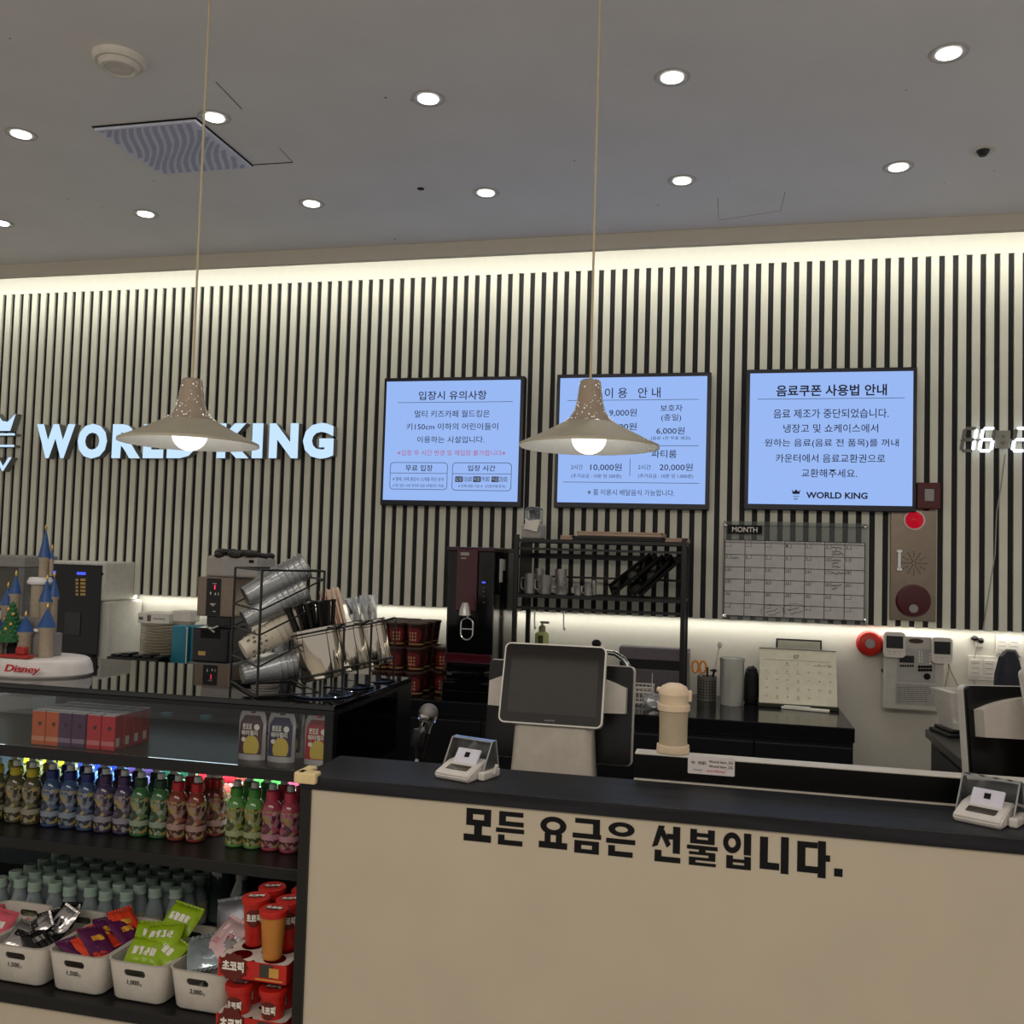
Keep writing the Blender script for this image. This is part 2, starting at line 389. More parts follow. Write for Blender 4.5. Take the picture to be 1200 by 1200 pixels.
# ------------------------------------------------------------------ menu screens
SCRN = mat('screen_light', (152, 184, 244), emit=1.0)
def screen(px, label, lines, rules=(), boxes=(), blocks=(), red=(), white=()):
    (x0, y0, x1, y1, x2, y2, x3, y3) = px           # tl, tr, br, bl of the lit area
    Yp = 4.235
    q = [P(x0, y0, Y=Yp), P(x1, y1, Y=Yp), P(x2, y2, Y=Yp), P(x3, y3, Y=Yp)]
    X0 = (q[0].x+q[3].x)/2; X1 = (q[1].x+q[2].x)/2; Z1 = (q[0].z+q[1].z)/2; Z0 = (q[2].z+q[3].z)/2
    t = thing('menu_screen', label, 'screen', ((X0+X1)/2, D, Z0), 0, 'menu screens on the slatted wall')
    w = (X1-X0)/2; h = Z1-Z0; ox = (X0+X1)/2
    a = MB(); a.box(-w-.018, w+.018, -.055, -.001, -.026, h+.020, .003); a.build('bezel', mat('bezel_black', (14, 16, 30), .3), t)
    a = MB(); a.box(-w, w, Yp-D-.002, -.05, 0, h); a.build('display', SCRN, t)
    def loc(x, y): v = P(x, y, Y=Yp-.003); return v.x-ox, v.z-Z0
    def put(mb, txt, xa, xb, ya, yb, bold, yy=-.0685):
        cx, cz = loc((xa+xb)/2, (ya+yb)/2); wx = loc(xb, (ya+yb)/2)[0]-loc(xa, (ya+yb)/2)[0]; hz = loc((xa+xb)/2, ya)[1]-loc((xa+xb)/2, yb)[1]
        mb.text(txt, cx-wx/2, cx+wx/2, cz-hz/2, cz+hz/2, yy, bold)
    a = MB()
    for txt, xa, xb, ya, yb, bold in lines: put(a, txt, xa, xb, ya, yb, bold)
    def bar(mb, xa, ya, xb, yb, th_=.0022):
        (ax, az), (bx, bz) = loc(xa, ya), loc(xb, yb)
        if abs(bx-ax) > abs(bz-az): z = (az+bz)/2; mb.quad(ax, bx, z-th_/2, z+th_/2, -.0684)
        else: x = (ax+bx)/2; mb.quad(x-th_/2, x+th_/2, min(az, bz), max(az, bz), -.0684)
    for rr in rules: bar(a, *rr)
    for (xa, ya, xb, yb) in boxes:
        (ax, az), (bx, bz) = loc(xa, ya), loc(xb, yb)
        o = rrect(ax, bx, bz, az, .018); i = rrect(ax+.0025, bx-.0025, bz+.0025, az-.0025, .016)
        for k in range(len(o)):
            k2 = (k+1) % len(o)
            a.f([a.v((o[k][0], -.0684, o[k][1])), a.v((o[k2][0], -.0684, o[k2][1])), a.v((i[k2][0], -.0684, i[k2][1])), a.v((i[k][0], -.0684, i[k][1]))])
    for (xa, ya, xb, yb) in blocks:
        (ax, az), (bx, bz) = loc(xa, ya), loc(xb, yb); a.quad(ax, bx, bz, az, -.0686)
    a.build('screen_lettering', DINK, t)
    if red:
        a = MB()
        for txt, xa, xb, ya, yb, bold in red: put(a, txt, xa, xb, ya, yb, bold)
        o = a.build('screen_lettering', mat('red_print', (206, 96, 128), emit=.7), t); o['label'] = 'red warning line of lettering'
    if white:
        a = MB()
        for txt, xa, xb, ya, yb, bold in white: put(a, txt, xa, xb, ya, yb, bold, -.0690)
        a.build('block_lettering', mat('pale_print', (190, 210, 250), emit=.8), t)
    return t, loc
s1 = lambda l: [(t, 430+a/5.714, 430+b/5.714, 430+c/5.714, 430+d/5.714, e) for t, a, b, c, d, e in l]
r1 = lambda l: [tuple(430+v/5.714 for v in q) for q in l]
screen((453.6, 447.5, 609.9, 444.9, 605.5, 588, 448.7, 585.4), 'left of the three blue-lit notice screens, below no lamp', s1([
    ('입장시 유의사항', 345, 800, 160, 220, .01), ('멀티 키즈카페 월드킹은', 318, 820, 290, 338, .004), ('키150cm 이하의 어린이들이', 262, 875, 376, 422, .004),
    ('이용하는 시설입니다.', 335, 785, 464, 509, .004), ('무료 입장', 258, 440, 656, 698, .01), ('입장 시간', 675, 860, 658, 698, .01),
    ('※ 형제, 자매 동반시 12개월 미만 유아', 172, 514, 738, 766, 0), ('(기준 일은 1/4년 경과로 일은 4개월모두 적용)', 172, 514, 784, 808, 0),
    ('10:00', 645, 703, 735, 768, 0), ('19:00', 763, 820, 735, 768, 0), ('20:00', 883, 940, 736, 769, 0), ('※ 전체 대관 가능 ※   (카운터에 문의)', 610, 926, 788, 813, 0)]),
    r1([(205, 236, 978, 236), (158, 712, 535, 712), (574, 716, 964, 716)]), r1([(157, 638, 536, 824), (573, 640, 965, 832)]),
    r1([(592, 733, 640, 771), (712, 733, 760, 771), (835, 734, 880, 771)]), s1([('※입장 후 시간 변경 및 재입장 불가합니다※', 200, 922, 556, 594, 0)]),
    s1([('입장', 596, 636, 739, 765, 0), ('퇴장', 716, 756, 739, 765, 0), ('마감', 839, 876, 739, 765, 0)]))
s2 = lambda l: [(t, 620+a/5.217, 620+b/5.217, 430+c/5.217, 430+d/5.217, e) for t, a, b, c, d, e in l]
r2 = lambda l: [(620+a/5.217, 430+b/5.217, 620+c/5.217, 430+d/5.217) for a, b, c, d in l]
screen((656.8, 443.8, 828.6, 440.2, 826.3, 590.6, 653, 588.6), 'middle blue-lit price screen, partly hidden by the hanging lamp', s2([
    ('이 용   안 내', 462, 802, 126, 190, .006), ('1시간', 270, 420, 262, 303, .002), ('9,000원', 490, 658, 256, 304, .004), ('2시간', 270, 420, 347, 388, .002), ('15,000원', 455, 657, 342, 388, .004),
    ('보호자', 803, 938, 230, 272, .004), ('(종일)', 808, 930, 288, 335, .004), ('6,000원', 778, 950, 368, 414, .004), ('(음료 1잔 무료 제공)', 745, 985, 424, 449, 0),
    ('파티룸', 748, 902, 508, 556, .006), ('2시간', 257, 328, 597, 628, 0), ('10,000원', 374, 566, 590, 637, .004), ('(추가요금 : 10분 당 500원)', 257, 562, 654, 683, 0),
    ('2시간', 667, 745, 597, 628, 0), ('20,000원', 797, 1000, 590, 637, .004), ('(추가요금 : 10분 당 1,000원)', 666, 1002, 654, 684, 0), ('※ 룸 이용시 배달음식 가능합니다.', 355, 886, 749, 787, 0)]),
    r2([(235, 206, 1038, 198), (640, 482, 1038, 482), (617, 560, 617, 668), (208, 707, 1042, 708)]))
s3 = lambda l: [(t, 860+a/5.217, 860+b/5.217, 420+c/5.217, 420+d/5.217, e) for t, a, b, c, d, e in l]
r3 = lambda l: [(860+a/5.217, 420+b/5.217, 860+c/5.217, 420+d/5.217) for a, b, c, d in l]
t3, loc3 = screen((879.2, 438.8, 1070.3, 433.8, 1069, 592.5, 876.8, 590.6), 'right blue-lit drink coupon screen above the month planner', s3([
    ('음료쿠폰 사용법 안내', 255, 931, 160, 230, .022), ('음료 제조가 중단되었습니다.', 238, 942, 308, 365, .006), ('냉장고 및 쇼케이스에서', 300, 879, 401, 454, .006),
    ('원하는 음료(음료 전 품목)를 꺼내', 182, 1001, 492, 547, .006), ('카운터에서 음료교환권으로', 252, 921, 585, 637, .006), ('교환해주세요.', 412, 752, 676, 728, .006),
    ('W', 365, 392, 851, 868, 0), ('WORLD KING', 440, 816, 818, 858, .03)]), r3([(145, 252, 1044, 239), (362, 843, 398, 843)]))
def crown(mb, cx, z0, w, h, y, d=0):
    pts = [(-.5, .95), (-.3, .5), (-.17, .55), (0, 1.0), (.17, .55), (.3, .5), (.5, .95), (.38, .0), (-.38, .0)]
    pp = [(cx+a*w, z0+b*h) for a, b in pts[::-1]]
    if d: mb.prism(pp, y, y+d)
    else: mb.f([mb.v((a, y, b)) for a, b in pp])
a = MB(); x, z = loc3(860+380/5.217, 420+829/5.217); crown(a, x, z, .037, .022, -.0686); a.build('crown_emblem', DINK, t3)

# ------------------------------------------------------------------ illuminated wall letters
LETF = mat('letter_face', (196, 226, 255), emit=1.05); LETS = mat('letter_side', (120, 120, 116), .5)
LT = [('W', 42.5, 87.5, 497, 537), ('O', 91, 125.5, 496.5, 537.5), ('R', 131.5, 165, 497, 537), ('L', 168, 192, 497, 537), ('D', 196, 231, 497, 537),
      ('K', 254.5, 292, 496, 537), ('I', 295.5, 308, 496, 537), ('N', 315.5, 349.5, 496, 537), ('G', 355, 391, 495.5, 537.5)]
for ch, xa, xb, ya, yb in LT:
    x0, x1, z0, z1 = W(xa, ya, xb, yb, 4.253)
    t = thing('sign_letter', f'glowing white letter {ch} of the sign on the slatted wall', 'sign letter', ((x0+x1)/2, 4.299, z0), 0, 'glowing sign letters')
    w = (x1-x0)/2
    a = MB(); a.text(ch, -w, w, 0, z1-z0, -.0465, .058, 0); a.build('face', LETF, t)
    a = MB(); a.flat = True; a.text(ch, -w, w, 0, z1-z0, -.0455, .058, .0445); a.build('letter_side', LETS, t)
x0, x1, z0, z1 = W(-28, 488, 18, 505, 4.253); ox = (x0+x1)/2; zb = P(-5, 552, Y=4.253).z
t = thing('sign_emblem', 'glowing crown emblem above a W at the left end of the sign', 'sign emblem', (ox, 4.299, zb), 0)
a = MB(); crown(a, 0, z0-zb, x1-x0, (z1-z0)*1.25, -.0465); 
for py in (509, 522.5):
    zz = P(9, py, Y=4.253).z-zb; a.quad(-(x1-x0)*.5, (x1-x0)*.5, zz-.006, zz+.006, -.0465)
a.text('W', -.075, .115, 0, .075, -.0465, .01); a.build('face', LETF, t)
a = MB(); crown(a, 0, z0-zb, x1-x0, (z1-z0)*1.25, -.045, .044)
for py in (509, 522.5):
    zz = P(9, py, Y=4.253).z-zb; a.box(-(x1-x0)*.5, (x1-x0)*.5, -.045, -.001, zz-.006, zz+.006)
a.text('W', -.075, .115, 0, .075, -.0455, .01, .0445); a.build('emblem_side', LETS, t)

# ------------------------------------------------------------------ wall clock
p = P(1170, 515, Y=4.26); t = thing('digital_clock', 'large open frame digital wall clock with white lit digits reading sixteen', 'clock', (p.x, 4.299, p.z))
ON = mat('segment_on', (240, 246, 255), emit=1.6); OFF = mat('segment_off', (116, 114, 104), .5)
def seg(mb, ax, az, bx, bz, th_, y):
    d = Vector((bx-ax, bz-az)); n = Vector((-d.y, d.x)).normalized()*th_; e = d.normalized()*th_
    A = Vector((ax, az)); B = Vector((bx, bz))
    pts = [A+e*.4, A+e+n, B-e+n, B-e*.4, B-e-n, A+e-n]
    mb.prism([(q.x, q.y) for q in pts][::-1], y, y+.012)
SEGS = dict(zip('abcdefg', (((0, 1), (1, 1)), ((1, .5), (1, 1)), ((1, 0), (1, .5)), ((0, 0), (1, 0)), ((0, 0), (0, .5)), ((0, .5), (0, 1)), ((0, .5), (1, .5)))))
kx = (P(1180, 515, Y=4.26)-P(1170, 515, Y=4.26)).x/10
def digit(px, on):
    wd_, hg = 14*kx, 29*kx
    g = [None, None]
    for st in (0, 1):
        a = MB()
        for s_, ((ax, az), (bx, bz)) in SEGS.items():
            if (s_ in on) != bool(st): continue
            f = lambda u, v: ((px-1170)*kx+u*wd_+(v-.5)*.15*hg, (v-.5)*hg)
            seg(a, *f(ax, az), *f(bx, bz), .0062, -.04)
        if len(a.bm.verts): a.build('lit_segments' if st else 'unlit_segments', ON if st else OFF, t)
        else: a.bm.free()
digit(1128.5, 'bc'); digit(1150, 'acdefg'); digit(1189, 'abdeg'); digit(1211, 'abcdefg')
a = MB(); a.box(-3*kx, 15*kx, -.030, -.022, -11*kx, 12*kx, .002); a.build('colon_plate', mat('clock_plate', (150, 147, 136), .5), t)
a = MB()
for z in (4, -4): a.lathe([(.006, 0), (.006, .004)], 12, M=Matrix.Translation((6*kx, -.034, z*kx)) @ Matrix.Rotation(R(90), 4, 'X'))
a.build('colon_dots', OFF, t)
a = MB(); a.box(-42*kx, 56*kx, -.021, -.001, -1.2*kx, 1.2*kx); a.build('back_bar', OFF, t)
a = MB(); q = [P(x, y, Y=4.285) for x, y in ((1178, 532), (1173, 570), (1168, 600), (1166, 650), (1158, 700), (1152, 738))]
a.tube([v-Vector((p.x, 4.299, p.z)) for v in q], .0025, 6); a.build('power_cord', GRY, t)

# ------------------------------------------------------------------ fire equipment on the wall
x0, x1, z0, z1 = W(1043.5, 598, 1097, 727.5, 4.28); ox = (x0+x1)/2
t = thing('fire_alarm_panel', 'tall stainless fire alarm panel with red lamp and speaker holes on the slats', 'fire alarm', (ox, 4.299, z0))
w, h = (x1-x0)/2, z1-z0
def L4(px, py, Y=4.28): v = P(px, py, Y=Y); return v.x-ox, v.z-z0
DY = Matrix.Rotation(R(90), 4, 'X')          # lathe axis pointing at the viewer
def disc(mb, x, z, prof, y, n=28): mb.lathe(prof, n, M=Matrix.Translation((x, y, z)) @ DY)
a = MB(); a.box(-w, w, -.022, -.001, 0, h, .002); a.build('plate', BSTEEL, t)
x, z = L4(1071, 609.6); a = MB(); disc(a, x, z, [(.044, 0), (.044, .006), (.036, .008)], -.022); a.build('lamp_ring', WHT, t, True)
a = MB(); disc(a, x, z, [(.037, 0), (.035, .012), (.026, .022), (.012, .028), (.002, .029)], -.026); a.build('red_lamp', mat('red_lamp_glow', (206, 22, 44), .15, emit=.6, spec=.5), t, True)['label'] = 'lit red dome lamp'
x, z = L4(1070.8, 660); a = MB()
for ring in range(1, 6):
    for k in range(12):
        an = k*PI/6+ring*.0; rr = ring*.0098
        if ring < 3 and k % 2: continue
        disc(a, x+rr*math.cos(an), z+rr*math.sin(an), [(.0026, 0), (.0026, .0008)], -.0222, 8)
a.build('speaker_grille', INK, t)
x, z = L4(1069.8, 704); a = MB(); disc(a, x, z, [(.070, 0), (.070, .010), (.064, .016), (.03, .018), (.002, .018)], -.022, 40); a.build('bell_disc', mat('maroon_plastic', (76, 14, 24), .35), t, True)['label'] = 'dark red round disc'
x2, z2 = L4(1069.5, 713); a = MB(); disc(a, x2, z2, [(.018, 0), (.018, .002)], -.0402, 20); disc(a, x2, z2-.004, [(.006, 0), (.006, .003)], -.0404, 12); a.build('badge', GRY, t)
x, z = L4(1053.5, 656.5); a = MB(); a.box(x-.006, x+.006, -.030, -.022, z-.036, z+.036, .002); a.box(x-.011, x+.011, -.034, -.022, z-.046, z-.032, .002); a.box(x-.011, x+.011, -.034, -.022, z+.032, z+.046, .002); a.build('latch', CHROME, t)
x0, x1, z0, z1 = W(1074.5, 565.5, 1102, 596.5, 4.26)
t = thing('call_point', 'dark red box with a grey plate above the stainless alarm panel', 'call point', ((x0+x1)/2, 4.299, z0)); w = (x1-x0)/2; h = z1-z0
a = MB(); a.box(-w, w, -.04, -.001, 0, h, .004); a.build('housing', mat('call_red', (84, 18, 26), .4), t)
a = MB(); a.box(-.017, .021, -.046, -.0395, .033, h-.028, .003); a.build('switch_plate', GRY, t)

WALL = 4.359
p = P(1019, 754, Y=4.32); t = thing('alarm_bell', 'round red alarm bell on the white wall beside the grey receiver', 'alarm bell', (p.x, WALL, p.z))
a = MB(); disc(a, 0, 0, [(.040, 0), (.045, .010), (.052, .02), (.056, .035), (.054, .046), (.045, .055), (.022, .058), (.002, .058)], -.001, 36); a.build('gong', mat('bell_red', (198, 44, 34), .35), t, True)
a = MB(); disc(a, 0, 0, [(.020, 0), (.019, .005), (.002, .005)], -.0595, 24); a.build('badge', GRY, t)

x0, x1, z0, z1 = W(1036, 746, 1107, 832.5, 4.28); ox = (x0+x1)/2
t = thing('fire_receiver', 'grey wall-hung fire receiver cabinet with keys and an instruction plate', 'control cabinet', (ox, WALL, z0)); w, h = (x1-x0)/2, z1-z0
RCV = mat('receiver_grey', (190, 186, 178), .45)
a = MB(); a.box(-w, w, -.080, -.001, 0, h, .005); a.build('housing', RCV, t)
Lr = lambda cx, cy: (lambda v: (v.x-ox, v.z-z0))(P(980+cx/5.4545, 730+cy/5.4545, Y=4.28))
def rect(mb, xa, ya, xb, yb, y, dd=.002):
    ax, az = Lr(xa, ya); bx, bz = Lr(xb, yb); mb.box(ax, bx, y-dd, y, bz, az)
a = MB(); ax, az = Lr(462, 98); bx, bz = Lr(556, 132); a.lathe([(1, 0), (1, .003)], 28, M=Matrix.Translation(((ax+bx)/2, -.080, (az+bz)/2)) @ Matrix.Diagonal(((bx-ax)/2, 1, (az-bz)/2, 1)) @ DY); a.build('maker_badge', mat('badge_dark', (64, 40, 38), .4), t)
a = MB(); rect(a, 392, 160, 632, 384, -.080); a.build('key_panel', mat('panel_grey', (166, 164, 160), .5), t)
a = MB(); rect(a, 404, 206, 496, 256, -.082); a.build('display', mat('lcd_dark', (44, 46, 50), .15), t)
a = MB()
for r_ in range(2):
    for k in range(5): x, z = Lr(530+k*18, 280+r_*21); disc(a, x, z, [(.0065, 0), (.005, .004)], -.082, 10)
x, z = Lr(580, 342); disc(a, x, z, [(.014, 0), (.012, .006)], -.082, 16)
for k in range(6): rect(a, 408+k*15, 266, 418+k*15, 280, -.082)
a.build('keys', INK, t)
a = MB()
for k in range(6):
    for q in (530, 546): x, z = Lr(q, 182+k*13); disc(a, x, z, [(.003, 0), (.002, .002)], -.082, 8)
for k in range(4): x, z = Lr(600, 198+k*20); disc(a, x, z, [(.004, 0), (.003, .002)], -.082, 8)
a.build('indicator_lamps', mat('lamp_pale', (235, 235, 225), .3), t)
a = MB(); rect(a, 380, 384, 632, 530, -.080); pl_ = a.build('instruction_plate', mat('plate_silver', (178, 176, 172), .35, metal=.3), t)
a = MB()
for r_ in range(8):
    xa = 388; rnd = random.Random(r_)
    while xa < 560+rnd.random()*40 and not (r_ == 0 and xa > 610):
        wd_ = 10+rnd.random()*26; rect(a, xa, 408+r_*13, xa+wd_, 413+r_*13, -.082, .0005); xa += wd_+6
rect(a, 388, 392, 620, 404, -.082, .0005)
a.build('plate_print', mat('print_grey', (96, 94, 92), .6), pl_)
a = MB(); x, z = Lr(312, 312); a.box(-w-.004, -w+.004, -.05, -.03, z-.006, z+.006); a.build('door_lock', INK, t)

def monitor(px, label, wires):
    x0, x1, z0, z1 = W(*px, 4.25); ox = (x0+x1)/2
    yb = 4.278
    t = thing('intercom_monitor', label, 'wall monitor', (ox, yb, z0), 0, 'white wall monitors'); w, h = (x1-x0)/2, z1-z0
    a = MB(); a.prism(rrect(-w, w, 0, h, .016), -.022, -.001); a.build('housing', WHT, t)
    a = MB(); a.box(-w*.78, w*.78, -.0235, -.0215, h*.36, h*.85, .001); a.build('display', mat('lcd_slate', (52, 54, 56), .12), t)
    a = MB()
    for k in (-1, 0, 1): a.box(k*.022-.006, k*.022+.006, -.0228, -.0215, h*.22, h*.24); a.box(k*.022-.003, k*.022+.003, -.0228, -.0215, h*.12, h*.14)
    a.build('key_marks', GRY, t)
    if wires:
        a = MB()
        for q in (((1111, 778), (1112, 785), (1108, 802), (1104, 815)), ((1112, 778), (1114, 786), (1121, 800), (1128, 815))):
            a.tube([P(x, y, Y=4.353)-Vector((ox, yb, z0)) for x, y in q], .002, 6)
        a.build('wire', mat('wire_tan', (140, 130, 112), .6), t)
monitor((1036, 741, 1061.6, 770.6), 'small white screen monitor on the left corner of the fire receiver', False)
monitor((1092.2, 747.5, 1117, 777.8), 'small white screen monitor with dangling wires, right of the fire receiver', True)
for px, lb in (((1134.5, 768.5, 1170, 797.5), 'white double switch plate low on the wall, nearer the fire receiver'), ((1167, 745, 1197.5, 769.5), 'white double switch plate close under the slats at the far right')):
    x0, x1, z0, z1 = W(*px, 4.35); w, h = (x1-x0)/2, z1-z0
    t = thing('switch_plate', lb, 'switch', ((x0+x1)/2, WALL, z0), 0, 'white switch plates')
    a = MB(); a.box(-w, w, -.009, -.001, 0, h, .003); a.build('plate', WHTM, t)
    for s in (-.5, .42):
        a = MB(); a.box(w*s-w*.36, w*s+w*.36, -.014, -.0085, h*.14, h*.84, .002); sw = a.build('rocker', WHT, t)
        a = MB()
        for k in range(3): a.box(w*s-w*.28, w*s+w*.2, -.0146, -.0138, h*(.28+.2*k), h*(.31+.2*k))
        a.build('print', GRY, sw)
p = P(1146, 749, Y=4.345); t = thing('wall_outlet', 'small black cable outlet with a loose wire on the white wall', 'outlet', (p.x, WALL, p.z))
a = MB(); a.ball((-.012, -.012, .003), .016, .012, .011); a.ball((.013, -.012, -.006), .012, .01, .012); a.build('plug', BLK, t, True)
a = MB(); a.box(-.006, .022, -.01, -.001, -.035, -.012, .002); a.build('plug_body', WHT, t)
a = MB(); a.tube([(0, -.012, -.02), (-.012, -.008, -.08), (-.016, -.006, -.16), (-.006, -.006, -.2)], .0018, 6); a.build('wire', GRY, t)

# ------------------------------------------------------------------ month planner board
Yb = 4.275; k4 = 280/1200
x0, x1, z0, z1 = W(847.5, 612, 1017, 729.5, Yb); ox = (x0+x1)/2; w, h = (x1-x0)/2, z1-z0
t = thing('month_planner', 'clear acrylic month planner board with a grey grid on the slats', 'planner board', (ox, 4.299, z0))
a = MB(); a.box(-w, w, -.027, -.023, 0, h); a.build('acrylic_sheet', clear('acrylic', (235, 238, 238), .03, 1.0, .05), t)
Lp = lambda cx, cy: (lambda v: (v.x-ox, v.z-z0))(P(830+cx*k4, 580+cy*k4, Y=Yb))
gx = [Lp(82+i*100.3, 400)[0] for i in range(8)]; gt = Lp(430, 233)[1]; gz = [Lp(430, y)[1] for y in (246, 307, 370, 432, 494, 556, 618)]
a = MB(); a.quad(gx[0], gx[7], gz[6], gt, -.0275); a.build('grid_film', mat('film_grey', (200, 198, 195), .6), t)
a = MB()
for x in gx: a.quad(x-.0013, x+.0013, gz[6], gt, -.0279)
for z in gz+[gt]: a.quad(gx[0], gx[7], z-.0013, z+.0013, -.0279)
n = 0
for r_ in range(6):
    for c_ in range(7):
        ax, az = gx[c_], gz[r_]; a.quad(ax, ax+.027, az-.018, az-.0165, -.0279); a.quad(ax+.026, ax+.0275, az-.018, az, -.0279)
        n = r_*7+c_-2
        if 0 < n < 32: a.text(str(n), ax+.005, ax+(.012 if n < 10 else .021), az-.0145, az-.004, -.0280)
for i, s in enumerate(('Sunday', 'Monday', 'Tuesday', 'Wednesday', 'Thursday', 'Friday', 'Saturday')):
    cx = (gx[i]+gx[i+1])/2; a.text(s, cx-.03, cx+.03, gz[0]+.004, gt-.003, -.0280)
a.quad(-w, -w+.002, 0, h, -.0272); a.quad(-w, w, Lp(430, 158)[1]-.001, Lp(430, 158)[1]+.001, -.0272)
a.build('grid_lines', INK, t)
a = MB(); ax, az = Lp(97, 150); bx, bz = Lp(270, 198); a.quad(ax, bx, bz, az, -.0276); tb = a.build('title_block', INK, t)
a = MB(); a.text('MONTH', ax+.02, bx-.02, bz+.008, az-.008, -.0282, .02); a.build('title_lettering', PAPER, tb)
a = MB(); rnd = random.Random(5)
for (c_, r_, nl) in ((5, 0, 3), (0, 1, 1), (5, 1, 3), (5, 2, 1), (5, 3, 2)):
    for l in range(nl):
        xa = gx[c_]+.03; z = gz[r_]-.014-l*.014; pts = [(xa+i*.0035, -.0285, z+(rnd.random()-.5)*.010) for i in range(int(8+rnd.random()*9))]
        a.tube(pts, .0012, 4)
for cx_, cy_ in ((325, 585), (435, 578)):
    x, z = Lp(cx_, cy_)
    for l in (0, 1): a.tube([(x-.03+i*.006+l*.012, -.0285, z-.006-l*.014+i*.0022+(rnd.random()-.5)*.008) for i in range(9)], .0009, 4)
    a.tube([(x+.052*math.cos(u*.5), -.0285, z+.028*math.sin(u*.5)) for u in range(9)], .0006, 4)
a.build('handwriting', INK, t)
for cx_, cy_ in ((85, 150), (787, 160), (80, 607), (787, 632)):
    x, z = Lp(cx_, cy_); a = MB(); disc(a, x, z, [(.009, 0), (.009, .032), (.005, .036)], -.001, 16); a.build('standoff', CHROME, t, True)

# ------------------------------------------------------------------ back counter
BCZ = .945; BCY = 3.70; BX1 = .473; BX0 = -4.2
t = thing('back_counter', 'long black back counter with cabinet doors under the slatted wall', 'counter', ((BX0+BX1)/2, 4.0, 0)); bw = (BX1-BX0)/2
a = MB(); a.box(-bw, bw, BCY-4.0, WALL-4.001, BCZ-.055, BCZ, .003); a.build('worktop', mat('worktop_black', (22, 22, 26), .12), t)
a = MB(); a.box(-bw, bw-.004, BCY-3.985, WALL-4.002, 0, BCZ-.056); a.build('carcass', BLKC, t)
xs = P(885, 870, Y=BCY).x-(BX0+BX1)/2; wdr = bw-xs
n = 0
x = bw-.004
while x > -bw+.1:
    xa = max(x-wdr, -bw); a = MB(); a.box(xa+.003, x-.003, BCY-4.0, BCY-3.9855, .08, BCZ-.075, .002); a.build('cabinet_door', BLKC, t); x -= wdr
# return counter on the right
t = thing('side_counter', 'dark grey return counter with a drawer behind the second till', 'counter', (1.05, 3.2, 0))
a = MB(); a.box(-.315, .5, -.44, .60, BCZ-.03, BCZ, .003); a.build('worktop', mat('worktop_grey', (52, 50, 50), .3), t)
a = MB(); a.box(-.297, .48, -.42, .58, 0, BCZ-.031); a.build('carcass', mat('carcass_grey', (46, 45, 46), .5), t)
a = MB(); a.box(-.305, -.2975, -.1, .42, .62, BCZ-.05, .002); dr = a.build('drawer', mat('carcass_grey', (46, 45, 46)), t)
a = MB(); a.box(-.322, -.305, .08, .22, .76, .775, .003); a.build('handle', BSTEEL, dr)
a = MB(); a.box(-.303, -.2975, -.40, -.12, .62, BCZ-.05, .002); a.build('drawer', mat('carcass_grey', (46, 45, 46)), t)

def at(px, py, Y): v = P(px, py, Y=Y); return v
def hgt(px, py, Y): return P(px, py, Y=Y).z

# ------------------------------------------------------------------ things on the back counter
# desk calendar
Yc = 4.13; x0, x1, z0, z1 = W(889.6, 763, 981, 824, Yc); w = (x1-x0)/2
t = thing('desk_calendar', 'cream spiral desk calendar turned to page 07 on the black counter', 'calendar', ((x0+x1)/2, Yc, BCZ), 0)
hh = z1-BCZ; tl = math.atan2(.07, hh)
MT = Matrix.Translation((0, -.02, .012)) @ Matrix.Rotation(-tl, 4, 'X')
a = MB(MT); a.box(-w, w, -.003, 0, .004, hh, .001); pg = a.build('page', CREAM, t)
a = MB(MT); cw = 1/4.444/1200
cal = lambda cx, cy: (-w+(cx-665)/405*2*w, hh-(cy-185)/285*hh)
x, z = cal(848, 236); x2, z2 = cal(876, 214); a.text('07', x, x2, z, z2, -.0036, .01)
x, z = cal(690, 244); x2, z2 = cal(1040, 246); a.quad(x, x2, z-.0006, z+.0006, -.0034)
rnd = random.Random(2)
d = 1
for r_ in range(5):
    for c_ in range(7):
        if r_ == 0 and c_ < 1: pass
        x, z = cal(700+c_*55, 240+r_*43+22)
        if d <= 31 and not (r_ == 0 and c_ < 2): a.text(str(d), x, x+(.004 if d < 10 else .008), z, z+.007, -.0036); d += 1
        if rnd.random() < .45: a.tube([(x-.004+i*.004, -.0036, z-.006+(rnd.random()-.5)*.005) for i in range(5)], .0006, 4)
x, z = cal(950, 264); a.tube([(x+i*.006, -.0036, z+(rnd.random()-.5)*.008) for i in range(13)], .0008, 4)
a.build('page_print', mat('print_olive', (84, 82, 66), .7), pg)
a = MB(MT)
for i in range(46):
    x = -w+.004+i*(2*w-.008)/45; a.tube([(x, -.005, hh-.006), (x, -.004, hh+.004), (x, .004, hh+.005), (x, .006, hh-.004)], .0012, 4)
a.build('spiral_binding', WHT, t)
a = MB(); a.box(-w-.004, w+.006, -.035, .085, .001, .016, .002); a.build('easel_foot', mat('easel_green', (40, 42, 30), .5), t)
a = MB(Matrix.Translation((0, .082, .012)) @ Matrix.Rotation(R(9), 4, 'X')); a.box(-w, w, -.003, 0, .006, hh*.98); a.build('easel_back', BLK, t)
# framed sign behind the calendar
x0, x1, z0, z1 = W(909.5, 752.5, 963, 764, 4.33)
t = thing('plaque', 'thin black framed plate standing behind the desk calendar', 'plaque', ((x0+x1)/2, 4.335, BCZ)); w = (x1-x0)/2; h = z1+.012-BCZ
a = MB(); a.prism(rrect(-w, w, 0, h, .002), -.004, .012); a.build('frame', BLK, t)
a = MB(); a.box(-w+.007, w-.007, -.006, -.0041, .01, h-.007); a.build('plate', mat('frame_plate', (168, 166, 150), .5), t)
